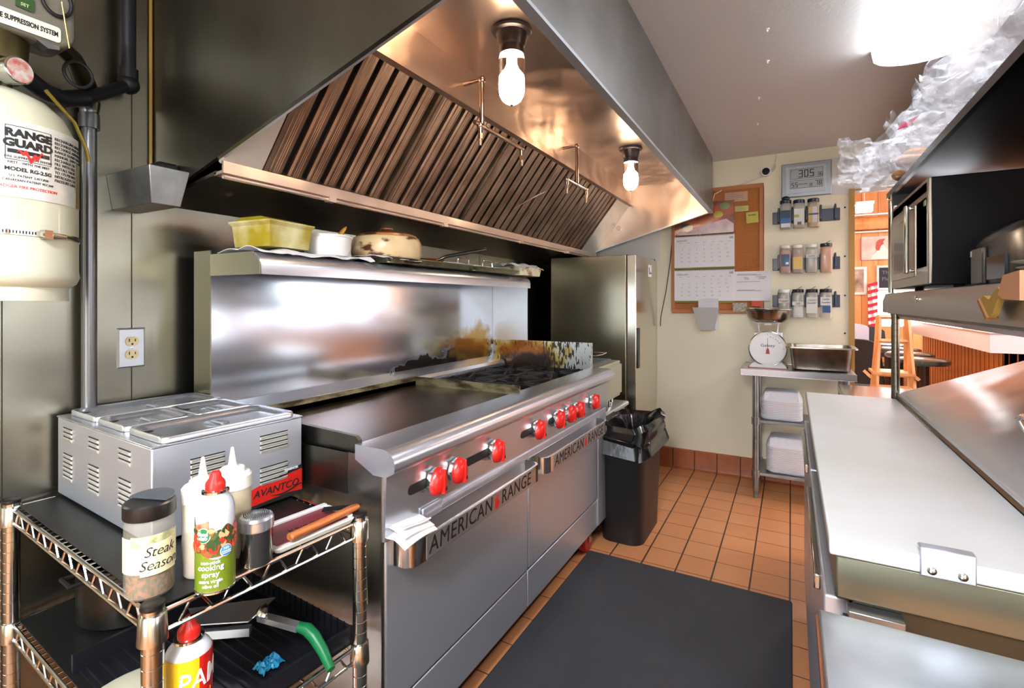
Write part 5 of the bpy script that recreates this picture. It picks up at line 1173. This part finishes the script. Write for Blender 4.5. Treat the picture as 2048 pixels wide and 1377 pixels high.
spice_jar(.133, 1.802, navy, '#b58d2e', .96, 'mustard coloured spice jar, last on the top rack', [('r', -.03, .03, .03, .135, '#c7b06a'), ('r', -.005, .022, .03, .135, '#cfcfd6', 1), ('r', -.03, .03, .08, .092, '#38526a', 2)])
spice_jar(-.036, 1.492, white_pl, '#b8471c', .95, 'red spice jar with blue label, start of the middle rack', [('r', -.022, .026, .045, .13, '#26405e'), ('r', -.002, .024, .045, .10, '#2a6a96', 1), ('r', .004, .022, .06, .075, '#e4e4e4', 2)])
spice_jar(.039, 1.492, white_pl, '#8d4126', .9, 'brown spice jar with plain cream label on middle rack', [('r', -.026, .028, .025, .11, '#d9b95f')])
spice_jar(.122, 1.492, white_pl, '#a19d8d', .5, 'half empty grey spice jar with tape label on middle rack', [('r', -.034, .034, .10, .125, '#c9c7bb'), ('t', 'cumin', 0, .112, .016)])
spice_jar(.208, 1.492, black_pl, '#d8833c', .98, 'bright orange spice jar with black flip lid on middle rack', [], True)
spice_jar(-.042, 1.184, white_pl, '#8f8373', .5, 'pepper jar with white lid behind the scale bowl', [('r', -.034, .034, .10, .13, '#cfc9b4'), ('t', 'Pepper', 0, .115, .02)])
spice_jar(.042, 1.184, black_pl, '#e9e9e8', .42, 'salt jar with handwritten label and black flip lid', [('r', -.034, .034, .085, .11, '#d8d7cc'), ('t', 'Salt', 0, .097, .02)], True)
spice_jar(.124, 1.184, black_pl, '#cfc3a2', .12, 'onion powder jar with big white label on lowest rack', [('r', -.032, .032, .03, .14, '#dbd8ca'), ('t', 'Onion', 0, .12, .018), ('t', 'Powder', 0, .10, .017)], True)
spice_jar(.205, 1.184, black_pl, '#d6c7a8', .14, 'garlic powder jar with blue printed label, end of lowest rack', [('r', -.032, .032, .085, .14, '#dcdcd6'), ('t', 'Garlic', 0, .125, .018), ('t', 'Powder', 0, .104, .016), ('r', -.02, .025, .035, .08, blu)], True)
b = B(B().M)
for z in (1.93, 1.60, 1.335, 1.08): b.ball((.318, YW, z), .006, 8)
one('wall_screws', b, ink, 'row of dark screw heads along the cream doorway edge', 'screw')
# laminated sign
t = one('laminated_sign', B(basis((0, YW - .004, 0), (1, 0, 0), (0, 0, 1))).grid(lambda u, v: (.243 + .30 * u, 2.02 + .25 * v, .002 + .006 * noise.noise(Vector((u * 3, v * 3, 0)))), 14, 12, -.001), mat('plastic_sleeve', '#d6d3cc', .15, noise_col='#e8e5e0', nscale=5, coat=.6, bump=.4, bscale=12), 'clear sleeved sign with red writing over the doorway', 'sign')
M = basis((.39, YW - .016, 2.2), (1, 0, 0), (0, 0, 1))
for s_, z, sz, m_ in (('PLEASE', .03, .014, ink_grey), ('ALL ORDERS MUST', .004, .017, mat('faded_red_ink', '#c98a78', .6)), ('KEEP DOOR', -.02, .017, mat('faded_red_ink', '#c98a78', .6)), ('CLOSED AT ALL TIMES THANK YOU', -.044, .013, ink_grey), ('WIPE UP SPILLS', -.064, .012, mat('faded_red_ink', '#c98a78', .6))): text(s_, M @ T(-.02, z, 0), sz, m_, t)

# ================================================================== PREP TABLE (right)
t = thing('prep_refrigerator', 'refrigerated sandwich prep table along the aisle', 'prep table', (.45, 1.75, 0))
PX0, PX1, PY0, PY1 = .06, .96, .985, 2.52
obj('cabinet', B().box(PX0 + .03, PX1, PY0 + .01, PY1, .09, .80), mat('dark_side_steel', '#4c4a3c', .4, .8, noise_col='#3c3a30', nscale=3), t)
obj('rail_frame', B().box(PX0 + .004, PX1, PY0, PY1, .80, .872), mat('rail_steel', '#7d7b68', .35, .8), t, bevel=.004)
for y0, y1 in ((1.03, 1.76), (1.78, 2.50)):
    d = obj('door', B().box(PX0 - .01, PX0 + .028, y0, y1, .13, .78), steel_v, t, bevel=.004)
    obj('door_handle', B().box(PX0 - .022, PX0 - .01, y0 + .1, y1 - .1, .735, .765), chrome_dim, d, bevel=.003)
obj('hinge_block', B().box(PX0 + .012, PX0 + .06, PY0 - .018, PY0 + .01, .60, .775), mat('blue_grey_steel', '#8a939a', .35, .9), t, bevel=.003)
obj('corner_post', B().box(PX0 + .066, PX0 + .085, PY0 - .012, PY0 + .01, .10, .78), black_mt, t)
obj('hinge_bracket', B().box(PX0 + .02, PX0 + .095, PY0 - .02, PY0 + .01, .782, .794), galv, t, bevel=.002)
for lx, ly in ((PX0 + .08, PY0 + .08), (PX1 - .08, PY0 + .08), (PX0 + .08, PY1 - .08), (PX1 - .08, PY1 - .08)): obj('caster', B().cyl((lx - .015, ly, .04), (lx + .015, ly, .04), .04, n=20).box(lx - .02, lx + .02, ly - .02, ly + .02, .05, .09), black_mt, t)
lidm = mat('polished_lid_steel', '#e3e6ea', .26, .6, warp=.006, wscale=4, rvar=.06)
lid_prof = [(.375, .915), (.388, .928), (.80, 1.098), (.82, 1.098), (.96, 1.04), (.96, .90), (.375, .90)]
ld = obj('lid', B().prism(lid_prof, 'y', PY0 - .005, PY1), lidm, t, bevel=.006, seg=3)
obj('lid_lip', B().prism([(.368, .905), (.378, .913), (.385, .905), (.378, .90)], 'y', PY0 - .005, PY1), mat('brown_lip', '#6b5744', .4, .7), ld)
n_ = Vector((-.17, 0, .412)).normalized()
def lp(x, y, off): z = .928 + (x - .388) * .4126; return (x + n_.x * off, y, z + n_.z * off)
obj('lid_handle', B().tube([lp(.50, 1.50, 0), lp(.50, 1.50, .03), lp(.505, 1.525, .04), lp(.505, 1.655, .04), lp(.50, 1.68, .03), lp(.50, 1.68, 0)], .0075, 12), chrome, ld)
obj('clamp_bracket', B().box(.172, .238, PY0 - .014, PY0 - .008, .872, .914).box(.172, .238, PY0 - .014, PY0 + .006, .911, .916), steel_v, t, bevel=.002)
for x in (.186, .222): obj('screw', B().lathe([(.006, 0), (.006, .002), (.003, .004)], n=16, M=basis((x, PY0 - .014, .883), (1, 0, 0), (0, 0, 1))), chrome_dim, t)
one('cutting_board', B().box(.055, .372, .975, 2.515, .8735, .9005), mat('white_poly_board', '#e6e7e3', .45, noise_col='#dcdbd0', nscale=3, bump=.1, bscale=200), 'long white plastic cutting board on the prep table', 'cutting board', bevel=.004)
# rear ledge unit
t = thing('side_counter', 'stainless counter between prep table and doorway', 'counter', (.55, 2.75, 0))
obj('countertop', B().box(.20, .97, 2.545, 2.94, .855, .885), mat('glossy_counter_steel', '#b9b6b4', .14, 1), t, bevel=.003)
obj('cabinet', B().box(.22, .96, 2.56, 2.93, .05, .855), steel_dark, t)
obj('hinge_plate', B().box(.13, .20, 2.53, 2.545, .86, .889), steel, t)
# near table
t = thing('near_work_table', 'brushed steel work table at the lower right corner', 'table', (.6, .45, 0))
obj('tabletop', B().box(.036, .965, -.2, .90, .79, .82), mat('scuffed_table_steel', '#c9cdd0', .3, .9, noise_col='#b1b8bb', nscale=7, bump=.2, bscale=30, rvar=.12), t, bevel=.004)
for lx, ly in ((.12, -.1), (.9, -.1), (.12, .8), (.9, .8)): obj('leg', B().cyl((lx, ly, 0), (lx, ly, .79), .02, n=16), galv, t)
obj('edge_strip', B().box(.033, .038, -.19, .895, .795, .812), mat('copper_edge', '#9a5b3a', .4, .5), t)
# ================================================================== OVERSHELF, MICROWAVE
t = thing('double_overshelf', 'two-tier steel shelving above the prep table', 'shelf', (.65, 1.3, .9))
sh = mat('taupe_steel', '#b5aaa0', .32, .9)
b = B().prism([(.352, 1.245), (.352, 1.295), (.362, 1.325), (.372, 1.328), (.92, 1.328), (.92, 1.318), (.38, 1.318), (.37, 1.30), (.37, 1.245)], 'y', -.3, 2.72)
obj('lower_shelf', b, sh, t, smooth=20)
obj('shelf_channel', B().prism([(.375, 1.235), (.40, 1.22), (.44, 1.22), (.44, 1.24), (.38, 1.25)], 'y', -.3, 2.70).box(.37, .92, 2.70, 2.72, 1.24, 1.32), galv, t)
obj('shelf_bolt', B(basis((.352, 2.03, 1.30), (0, -1, 0), (0, 0, 1))).lathe([(.011, 0), (.011, .004), (.005, .006)], n=16), chrome, t)
up = mat('dark_glossy_shelf', '#141823', .2, .7)
obj('upper_shelf', B().prism([(.352, 1.722), (.352, 1.745), (.362, 1.752), (.96, 1.752), (.96, 1.735), (.37, 1.735), (.365, 1.722)], 'y', -.3, 2.62), up, t)
obj('shelf_crossbar', B().box(.37, .95, 2.59, 2.62, 1.69, 1.735), mat('dark_crossbar', '#3d3b40', .3, .7), t)
def grooved_post(x, y, z0, z1, m):
    prof = [(.0145, z0)]; z = z0 + .01
    while z < z1 - .01: prof += [(.0145, z), (.0138, z + .0006), (.0138, z + .0012), (.0145, z + .0018)]; z += .0254
    prof.append((.0145, z1)); return obj('post', B().lathe(prof, (x, y, 0), 32), m, t, smooth=14)
pm = mat('dark_chrome_post', '#6d675a', .22, 1)
grooved_post(.36 + .012, 2.545, .886, 1.24, pm); grooved_post(.90, 2.545, .886, 1.72, pm); grooved_post(.90, -.2, 1.328, 1.72, pm)
obj('post_sleeve', B().cyl((.372, 2.64, 1.328), (.372, 2.64, 1.722), .011, n=14), chrome_dim, t)
# microwave
t = thing('microwave', 'stainless and black microwave oven on the overshelf', 'microwave', (.6, 2.33, 1.33))
obj('case', B().box(.374, .86, 1.957, 2.60, 1.342, 1.672), mat('black_case', '#030304', .45, spec=.12), t, bevel=.003)
fr = obj('front_frame', B().box(.366, .376, 1.955, 2.60, 1.345, 1.672), mat('bronze_steel', '#a89e92', .3, .9), t, bevel=.003)
dr = obj('door', B().box(.362, .374, 2.13, 2.58, 1.375, 1.615), mat('door_frame_steel', '#b4a99c', .28, .9), t, bevel=.003)
obj('door_window', B().box(.3605, .363, 2.22, 2.50, 1.40, 1.59), black_gl, dr)
obj('door_handle', B().box(.335, .347, 2.125, 2.15, 1.385, 1.615).box(.345, .364, 2.128, 2.148, 1.39, 1.40).box(.345, .364, 2.128, 2.148, 1.60, 1.61), chrome_dim, dr, bevel=.004)
obj('control_panel', B().box(.366, .373, 1.975, 2.115, 1.40, 1.615), black_gl, t)
obj('control_display', B().box(.3645, .367, 1.985, 2.01, 1.59, 1.607), mat('green_display', '#b7c98a', .4), t)
obj('top_vent', B().box(.366, .373, 1.975, 2.56, 1.632, 1.66), mat('vent_steel', '#8e867c', .3, .9), t)
for yy in (2.0, 2.55): obj('foot', B().cyl((.45, yy, 1.328), (.45, yy, 1.343), .015, n=12), black_mt, t)
# toaster like black machine
t = thing('bread_toaster', 'glossy black rounded countertop appliance on the overshelf', 'appliance', (.6, 1.6, 1.33))
b = B(); prof = []
for x, y, z in ((0, 0, 0),): pass
pr_ = [(1.44, 1.332), (1.44, 1.50), (1.50, 1.535), (1.60, 1.55), (1.72, 1.52), (1.80, 1.47), (1.82, 1.44), (1.83, 1.332)]
b.loft([[(.43 + .0, y, z) for y, z in [(1.50, 1.332), (1.50, 1.43), (1.55, 1.452), (1.62, 1.455), (1.70, 1.452), (1.76, 1.44), (1.775, 1.425), (1.78, 1.332)]], [(.45, y, z) for y, z in [(1.46, 1.332), (1.46, 1.46), (1.52, 1.475), (1.62, 1.478), (1.72, 1.475), (1.79, 1.46), (1.80, 1.44), (1.81, 1.332)]], [(.60, y, z) for y, z in [(1.44, 1.332), (1.44, 1.50), (1.50, 1.52), (1.60, 1.525), (1.72, 1.52), (1.80, 1.49), (1.82, 1.46), (1.83, 1.332)]], [(.86, y, z) for y, z in [(1.44, 1.332), (1.44, 1.49), (1.50, 1.51), (1.60, 1.515), (1.72, 1.51), (1.80, 1.48), (1.82, 1.45), (1.83, 1.332)]]])
obj('body', b, mat('smoky_gloss', '#0a0a0b', .3, spec=.3), t, bevel=.006, smooth=50)
obj('front_recess', B().box(.424, .431, 1.54, 1.66, 1.345, 1.40), black_gl, t)
obj('front_trim', B().box(.421, .432, 1.68, 1.775, 1.335, 1.43), mat('smoked_trim', '#4b4540', .3, .5), t, bevel=.004)
obj('buttons', B().box(.4205, .422, 1.765, 1.775, 1.41, 1.425), ink_white, t)
# plates
for k, (r, z, nm_) in enumerate(((.10, 1.332, 'lowest'), (.105, 1.343, 'second'), (.112, 1.354, 'third'))):
    one('plate', B().lathe([(r * .55, 0), (r * .6, .002), (r, .010), (r + .002, .012), (r * .98, .0125), (r * .6, .005), (.01, .0045)], (.475, 1.27, z), 40), mat('ivory_china', '#dcdcc2', .2, coat=.4), nm_ + ' plate of the ivory plates stacked on the overshelf', 'plate', 'plates stacked on the overshelf')
one('bowl', B().lathe([(.05, 0), (.075, .012), (.085, .022), (.082, .022), (.07, .012), (.01, .004)], (.49, 1.26, 1.367), 36), mat('ivory_china', '#dcdcc2', .2, coat=.4), 'small ivory bowl on top of the stacked plates', 'bowl')
t = thing('cardboard_clip', 'folded yellow-tan cardboard pieces on the edge of the overshelf', 'cardboard', (.34, 1.2, 1.29))
cb2 = mat('tan_cardboard', '#b8903f', .7)
M = basis((.340, 1.28, 1.272), (0, -1, 0), (0, 0, 1))
obj('folded_piece', B(M).prism([(-.05, .022), (-.03, .030), (.0, .022), (.045, .045), (.06, .038), (.02, -.005), (.005, -.012)], 'z', 0, .010), cb2, t)
obj('cardboard_flap', B(M).prism([(-.052, .018), (-.048, .024), (.002, -.012), (-.004, -.018)], 'z', -.004, .014), mat('brown_cardboard', '#9a6b3c', .7), t)
obj('cardboard_flap', B(M @ T(.075, .035)).prism([(-.02, -.005), (.005, .03), (.08, .035), (.08, -.015), (.0, -.012)], 'z', -.004, .012), mat('salmon_cardboard', '#d69a6e', .7), t)
# plastic bags with buns
bagmat = bpy.data.materials.new('clear_crinkled_plastic'); bagmat.use_nodes = True; nt = bagmat.node_tree; N = nt.nodes; L = nt.links
p = N['Principled BSDF']; p.inputs['Base Color'].default_value = lin('#eef0f4'); p.inputs['Roughness'].default_value = .12
lw = N.new('ShaderNodeTexNoise'); lw.inputs['Scale'].default_value = 6; lw.inputs['Detail'].default_value = 5; lw.inputs['Distortion'].default_value = 1.5
tc = N.new('ShaderNodeTexCoord'); L.new(tc.outputs['Object'], lw.inputs['Vector'])
mr = N.new('ShaderNodeMapRange'); L.new(lw.outputs[0], mr.inputs[0]); mr.inputs['From Min'].default_value = .38; mr.inputs['From Max'].default_value = .66; mr.inputs['To Min'].default_value = .05; mr.inputs['To Max'].default_value = .36
L.new(mr.outputs[0], p.inputs['Alpha'])
bp = N.new('ShaderNodeBump'); bp.inputs['Strength'].default_value = 1; bp.inputs['Distance'].default_value = .007; L.new(lw.outputs[0], bp.inputs['Height']); L.new(bp.outputs[0], p.inputs['Normal'])
def bag(c, s_, seed, label, rot=0, tail=None):
    Mx = T(*c, rz=rot); n, m = 40, 22; b = B(Mx); rings = []
    for i in range(m + 1):
        ph = PI * i / m; ring = []
        for k in range(n):
            a = 2 * PI * k / n; d = Vector((math.sin(ph) * math.cos(a), math.sin(ph) * math.sin(a), -math.cos(ph)))
            q = d * 1.7 + Vector((seed, seed * 2, 0))
            f = 1 + .42 * noise.noise(q) + .26 * (1 - abs(noise.noise(q * 2.7)) * 2.2) * .5 + .12 * noise.noise(q * 6)
            z = d.z * s_[2] * f
            if z < -.6 * s_[2]: z = -.6 * s_[2] + (z + .6 * s_[2]) * .15
            ring.append((d.x * s_[0] * f, d.y * s_[1] * f, z))
        rings.append(ring)
    b.loft(rings)
    if tail:
        b.grid(lambda u, v: (tail[0] * u + .02 * noise.noise(Vector((u * 4, v * 6, seed))), tail[1] * u + (v - .5) * (.05 + .12 * u), tail[2] * u + .05 * noise.noise(Vector((u * 5, v * 9, seed))) * u), 14, 16)
    return one('plastic_bag', b, bagmat, label, 'bag', 'clear plastic bags on the upper shelf', smooth=25)
SZ = 1.755
bag((.44, 2.46, SZ + .085), (.13, .14, .11), 1.3, 'clear bag of buns hanging over the far end of upper shelf', tail=(-.12, .02, .05))
bag((.42, 2.22, SZ + .09), (.12, .15, .11), 4.1, 'clear crinkled bag with red tag behind the buns', tail=(-.12, .0, .09))
bag((.48, 1.92, SZ + .11), (.15, .14, .13), 7.7, 'large loose clear bag at the middle of upper shelf', tail=(-.14, .05, .10))
bag((.46, 1.60, SZ + .12), (.14, .15, .15), 2.2, 'clear bag near the ceiling light on upper shelf', tail=(-.1, .1, .12))
bag((.50, 1.25, SZ + .12), (.15, .16, .14), 9.4, 'clear bag at the near end of upper shelf', tail=(-.06, .08, .10))
t = thing('plastic_bag', 'clear knotted bag hanging off the far corner above doorway', 'bag', (.33, 2.6, 1.8), 0, 'clear plastic bags on the upper shelf')
def sheet(c, r_, u_, seed):
    r_ = Vector(r_); u_ = Vector(u_); n_ = r_.cross(u_).normalized(); c = Vector(c)
    return lambda u, v: tuple(c + r_ * (u - .5) * (1 - .3 * v) + u_ * (v - .5) + n_ * .05 * noise.noise(Vector((u * 4 + seed, v * 4, seed))) + n_ * .02 * noise.noise(Vector((u * 13 + seed, v * 13, seed))))
obj('bag_film', B().grid(sheet((.27, 2.58, 1.88), (.22, .12, -.02), (-.03, .0, .20), 3), 22, 22, .0008).grid(sheet((.31, 2.50, 1.85), (.18, .15, .08), (.0, .02, .17), 8), 22, 22, .0008), bagmat, t, smooth=25)
rnd = random.Random(8)
bun = mat('bun_crust', '#d39a4e', .55, noise_col='#b97631', nscale=12)
for k, (x, y, z, rz) in enumerate(((.40, 2.47, SZ + .03, 10), (.41, 2.43, SZ + .075, 40), (.44, 2.50, SZ + .115, 5), (.47, 2.42, SZ + .03, 70))):
    one('bread_bun', B(T(x, y, z, rz=rz, ry=10)).ball((0, 0, 0), .052, 20, (1, 1.15, .42)), bun, ('lowest', 'middle', 'topmost', 'rear')[k] + ' bread bun inside the clear bag on the shelf', 'bun', 'bread buns in the clear bag')
one('price_tag', B(T(.34, 2.10, SZ + .13, rz=-60, rx=60)).box(-.035, .035, -.012, .012, 0, .002), mat('magenta_tag', '#c23b5b', .5), 'red sticker on the clear bag with red tag', 'sticker')

# ================================================================== DINING ROOM
t = thing('lunch_counter', 'white-edged dining counter with orange plank front', 'counter', (1.6, 5.5, 0))
cw = mat('white_laminate', '#eceaf0', .35); 
obj('counter_edge', B().prism([(1.25, 4.82), (4.9, 4.82), (4.9, 5.4), (1.8, 5.4), (1.8, 8.0), (1.25, 8.0)], 'z', .925, 1.055), cw, t)
obj('counter_surface', B().prism([(1.248, 4.818), (4.9, 4.818), (4.9, 5.402), (1.802, 5.402), (1.802, 8.002), (1.248, 8.002)], 'z', 1.055, 1.068), mat('glossy_grey_top', '#a7a3a8', .12, coat=.6), t)
wd = mat('varnished_orange_plank', '#dc9a58', .3, noise_col='#c07a3c', nscale=3, nstretch=(5, 5, .6), coat=.3)
b = B(); x = 1.42
b.box(1.42, 1.60, 5.02, 7.9, 0, .925).box(1.42, 4.9, 5.02, 5.2, 0, .925)
obj('plank_front', b, wd, t)
b = B(); y = 5.05
while y < 7.9: b.box(1.416, 1.421, y, y + .008, 0, .925); y += .11
x = 1.45
while x < 4.9: b.box(x, x + .008, 5.016, 5.021, 0, .925); x += .11
obj('plank_grooves', b, grooves, t)
# stools
t = thing('bar_stool', 'nearest dark green round stool at the dining counter', 'stool', (.995, 5.52, 0), 0, 'round stools along the dining counter')
obj('seat', B().lathe([(.13, .745), (.18, .752), (.195, .77), (.19, .792), (.16, .803), (.002, .806)], (.995, 5.52, 0), 40), mat('dark_green_vinyl', '#22332f', .2, coat=.5), t)
obj('post', B().cyl((.995, 5.52, 0), (.995, 5.52, .75), .048, n=20), mat('dark_brown_post', '#2a1a18', .3), t)
obj('floor_flange', B().lathe([(.14, 0), (.14, .012), (.06, .03)], (.995, 5.52, 0), 28), black_mt, t)
for k, (y, lb_) in enumerate(((6.11, 'second dark round stool from the kitchen at the counter'), (6.66, 'third dark round stool from the kitchen at the counter'), (7.24, 'last dark round stool at the far end of counter'))): dup(t, (1.0, y, 0), None, lb_)
# wooden folding high chair / step ladder
t = thing('wooden_high_chair', 'pale wooden high chair frame beside the stools', 'high chair', (.66, 4.95, 0))
def stick(b, p0, p1, w_=.022): 
    b.tube([p0, p1], w_, 4)
b = B(); lx0, lx1 = .60, .80
for x in (.62, .80): stick(b, (x - (.07 if x < .7 else -.05), 4.78, .0), (x, 4.98, 1.18)); stick(b, (x - (.05 if x < .7 else -.05), 5.25, 0), (x, 5.02, 1.10), .018)
for z, k in ((1.17, .0), (.98, .02), (.62, .06), (.72, .06)): stick(b, (.61 - k * .7, 4.98 - (1.18 - z) * .17, z), (.80 + k * .5, 4.98 - (1.18 - z) * .17, z), .018)
stick(b, (.55, 4.86, .70), (.55, 5.2, .70), .016); stick(b, (.85, 4.86, .70), (.85, 5.2, .70), .016); b.box(.57, .84, 4.88, 5.16, .715, .735)
obj('frame', b, wood_lt, t)
# chairs far
def far_chair(x, y, rz, label):
    t = thing('stacking_chair', label, 'chair', (x, y, 0), rz, 'black dining chairs near the doorway')
    M = W(t)
    obj('seat', B(M).rrect(.42, .42, .06, .44, .49), black_mt, t, bevel=.01)
    obj('backrest', B(M).grid(lambda u, v: (-.20 + .40 * u, .20 + .05 * math.sin(PI * u) + .06 * v, .56 + .40 * v * (1 - .15 * (2 * u - 1) ** 4)), 12, 8, .03), black_mt, t)
    b = B(M)
    for sx in (-1, 1):
        b.tube([(sx * .20, -.19, 0), (sx * .20, -.17, .44), (sx * .20, .18, .46), (sx * .20, .27, .80)], .011, 8)
        b.tube([(sx * .20, .20, 0), (sx * .20, .05, .45)], .011, 8)
    b.tube([(-.2, .14, .2), (.2, .14, .2)], .008, 6)
    obj('leg_frame', b, mat('dark_tube', '#26272b', .3, .8), t)
    return t
c1 = far_chair(.62, 5.75, 155, 'black padded dining chair nearest the cream doorway')
dup(c1, (1.0, 8.0, 0), 20, 'black dining chair farther back past the wooden high chair')
t = one('chair_back', B(T(.52, 6.5, 0, rz=10)).grid(lambda u, v: (-.21 + .42 * u, .05 * math.sin(PI * u), .72 + .34 * v * (1 - .12 * (2 * u - 1) ** 4)), 12, 8, .02).box(-.2, -.18, 0, .03, 0, .8).box(.18, .2, 0, .03, 0, .8).box(-.21, .21, -.4, 0, .44, .47), mat('pale_blue_plastic', '#b9bccb', .35), 'pale plastic chair behind the black dining chair', 'chair')
# walls decor
def picture(name, x0, x1, z0, z1, fm, pm_, label, cat, bw=.03, y=8.595):
    t = thing(name, label, cat, ((x0 + x1) / 2, y, (z0 + z1) / 2))
    obj('frame', B().box(x0, x1, y - .025, y, z0, z1), fm, t, bevel=.004)
    return t, obj('picture', B().box(x0 + bw, x1 - bw, y - .028, y - .022, z0 + bw, z1 - bw), pm_, t)
t, pc = picture('rooster_picture', .865, 1.20, 1.88, 2.21, mat('canvas_edge', '#c9b7a8', .7), mat('faded_canvas', '#c5aca0', .7, noise_col='#e0cfc4', nscale=7), 'faded canvas print of a white rooster on plank wall', 'picture', .004)
M = basis((1.04, 8.565, 2.02), (1, 0, 0), (0, 0, 1))
obj('rooster_body', B(M).prism([(-.06, -.13), (.14, -.13), (.13, .0), (.07, .07), (.03, .06), (.0, -.03), (-.05, -.08)], 'z', 0, .002), mat('rooster_white', '#e9ddd4', .7), pc)
obj('rooster_head', B(M).prism([(-.01, .03), (.0, .10), (.03, .14), (.10, .15), (.075, .11), (.08, .08), (.05, .05), (.03, -.01), (.0, -.01)], 'z', .002, .004), mat('rooster_red', '#b4554e', .7), pc)
picture('framed_print', .70, .93, 1.395, 1.79, mat('white_frame', '#e5e2dc', .5), mat('sepia_print', '#c9b29c', .6, noise_col='#6e5a4c', nscale=6), 'white framed sepia landscape print beside the doorway', 'picture', .035)
t = thing('hanging_flag', 'red and white striped flag hanging on the plank wall', 'flag', (.99, 8.55, 1.2))
M = basis((.94, 8.52, .90), (1, 0, 0), (0, 0, 1))
obj('flag_cloth', B(M).grid(lambda u, v: (.10 * u, .66 * v, .02 * math.sin(u * 9 + v * 5)), 12, 24, .002), ink_white, t)
b = B(M)
for k in range(7): z = .03 + k * .095; b.prism([(-.002, z), (.102, z + .03), (.102, z + .075), (-.002, z + .045)], 'z', -.024, .024)
obj('red_stripes', b, mat('flag_red', '#b3202f', .7), t)
t, pc = picture('letter_board', 1.04, 1.50, 1.46, 1.80, mat('board_frame', '#d9d5cf', .5), mat('black_felt', '#20242e', .7), 'black letter board with pale words in white frame', 'sign', .03)
M = basis((1.10, 8.563, 1.70), (1, 0, 0), (0, 0, 1)); text('Thank', M, .07, ink_grey, pc, align='LEFT'); text('Please', M @ T(0, -.09), .07, ink_grey, pc, align='LEFT')
t = thing('far_window', 'bright daylight window low on the plank wall', 'window', (1.4, 8.58, 1.2))
obj('window_frame', B().box(1.03, 2.1, 8.58, 8.60, .95, .98).box(1.03, 2.1, 8.58, 8.60, 1.43, 1.455).box(1.03, 1.06, 8.58, 8.6, .95, 1.455), white_pl, t)
obj('window_glass', B().box(1.06, 2.1, 8.592, 8.597, .98, 1.43), mat('daylit_glass', '#ffffff', .3, emit=6, ecol='#f4f8ff'), t)
one('log_beam', B().cyl((-.4, 8.45, 2.38), (5.0, 8.45, 2.38), .085, n=20), wood, 'horizontal log beam across the top of the plank wall', 'beam')
one('beam_trim', B().box(-.4, 5, 8.52, 8.59, 2.265, 2.285).box(-.4, 5, 8.36, 8.40, 2.48, 2.50), white_pap, 'thin white strips above and below the log beam', 'trim')
t = thing('shop_light', 'lit tube light hanging from the dining ceiling', 'light', (.8, 6.6, 2.5))
obj('light_body', B().box(.60, .76, 6.4, 6.55, 2.33, 2.35), white_pl, t)
obj('tube', B().box(.61, .75, 6.41, 6.54, 2.25, 2.33), mat('lit_tube', '#ffffff', .5, emit=7), t)
obj('chain', B().cyl((.68, 6.48, 2.35), (.68, 6.48, 2.95), .004, n=6), galv, t)
one('ceiling_fan_blade', B(T(.66, 6.0, 2.62, rz=30, ry=-8)).box(-.25, .25, -.06, .06, 0, .01), mat('brown_blade', '#6e3a1e', .5), 'brown fan blade near the dining ceiling light', 'fan blade')
# counter clutter
ZCt = 1.069
one('red_basket', B(T(1.75, 5.05, ZCt)).rrect(.24, .16, .03, 0, .10, taper=.9), mat('basket_red', '#c22b1e', .4), 'red box with white lid on the dining counter', 'box')
t = one('paper_napkins', B(T(1.75, 5.06, ZCt + .101)).box(-.12, .12, -.07, .07, 0, .045), white_pap, 'white box top printed in red on the dining counter', 'box')
text('PEZGARDO', basis((1.68, 4.985, ZCt + .12), (1, 0, 0), (0, 0, 1)), .03, ink_red, t)
one('napkin_holder', B().box(1.42, 1.47, 5.0, 5.06, ZCt, ZCt + .06), black_mt, 'small dark block on the dining counter corner', 'holder')
one('serving_tray', B(T(1.55, 5.0, ZCt)).rrect(.36, .14, .04, 0, .012), black_gl, 'flat black tray at the near edge of dining counter', 'tray')
one('silver_toaster', B(T(1.60, 5.22, ZCt, rz=15)).prism([(-.12, 0), (.12, 0), (.11, .14), (.02, .17), (-.08, .07)], 'y', -.08, .08), chrome_dim, 'silver angled appliance on the dining counter', 'appliance', bevel=.008)
for k, (x, y, h, m_, lb_) in enumerate(((1.52, 5.6, .10, '#e8e8ec', 'white cup nearest on the dining counter'), (1.56, 5.9, .13, '#ffffff', 'tall white cup on the dining counter'), (1.62, 5.4, .12, '#2a62b0', 'blue carton on the dining counter'), (1.50, 6.3, .09, '#d8dce6', 'pale condiment jar farther along the dining counter'))):
    one('cup' if k != 2 else 'carton', B().lathe([(.04, 0), (.045, h), (.04, h), (.036, .01)], (x, y, ZCt), 20), mat('cup' + m_, m_, .3), lb_, 'cup' if k != 2 else 'carton')
one('paper_stack', B(T(1.5, 5.75, ZCt, rz=20)).box(-.12, .12, -.16, .16, 0, .05), white_pap, 'stack of white papers on the dining counter', 'papers')
t = one('decor_pinecone', B(T(1.33, 4.2, .98)).lathe([(.02, -.12), (.03, -.04), (.05, 0), (.055, .03), (.03, .06), (.01, .07)], n=14), mat('brown_cone', '#6b4038', .7, bump=1, bscale=40), 'brown carved finial just behind the steel lid', 'ornament')
b = B(T(1.33, 4.2, .98))
for k in range(12): a = 2 * PI * k / 12; b.ball((.05 * math.cos(a), .05 * math.sin(a), .03 + .01 * (k % 2)), .018, 8, (1, 1, .7))
obj('petals', b, mat('brown_cone', '#6b4038', .7), t)

for k, (x, y) in enumerate(((-.08, 2.18), (-.09, 2.47), (-.145, 2.89), (-.174, 3.305))):
    one('ceiling_hook', B().lathe([(.008, 0), (.008, -.003), (.003, -.004), (.003, -.012), (.001, -.013)], (x, y, ZC), 12), white_pap, ('nearest', 'second', 'third', 'last')[k] + ' tiny white screw stub in the row across the textured ceiling', 'hook', 'screw stubs in the ceiling')
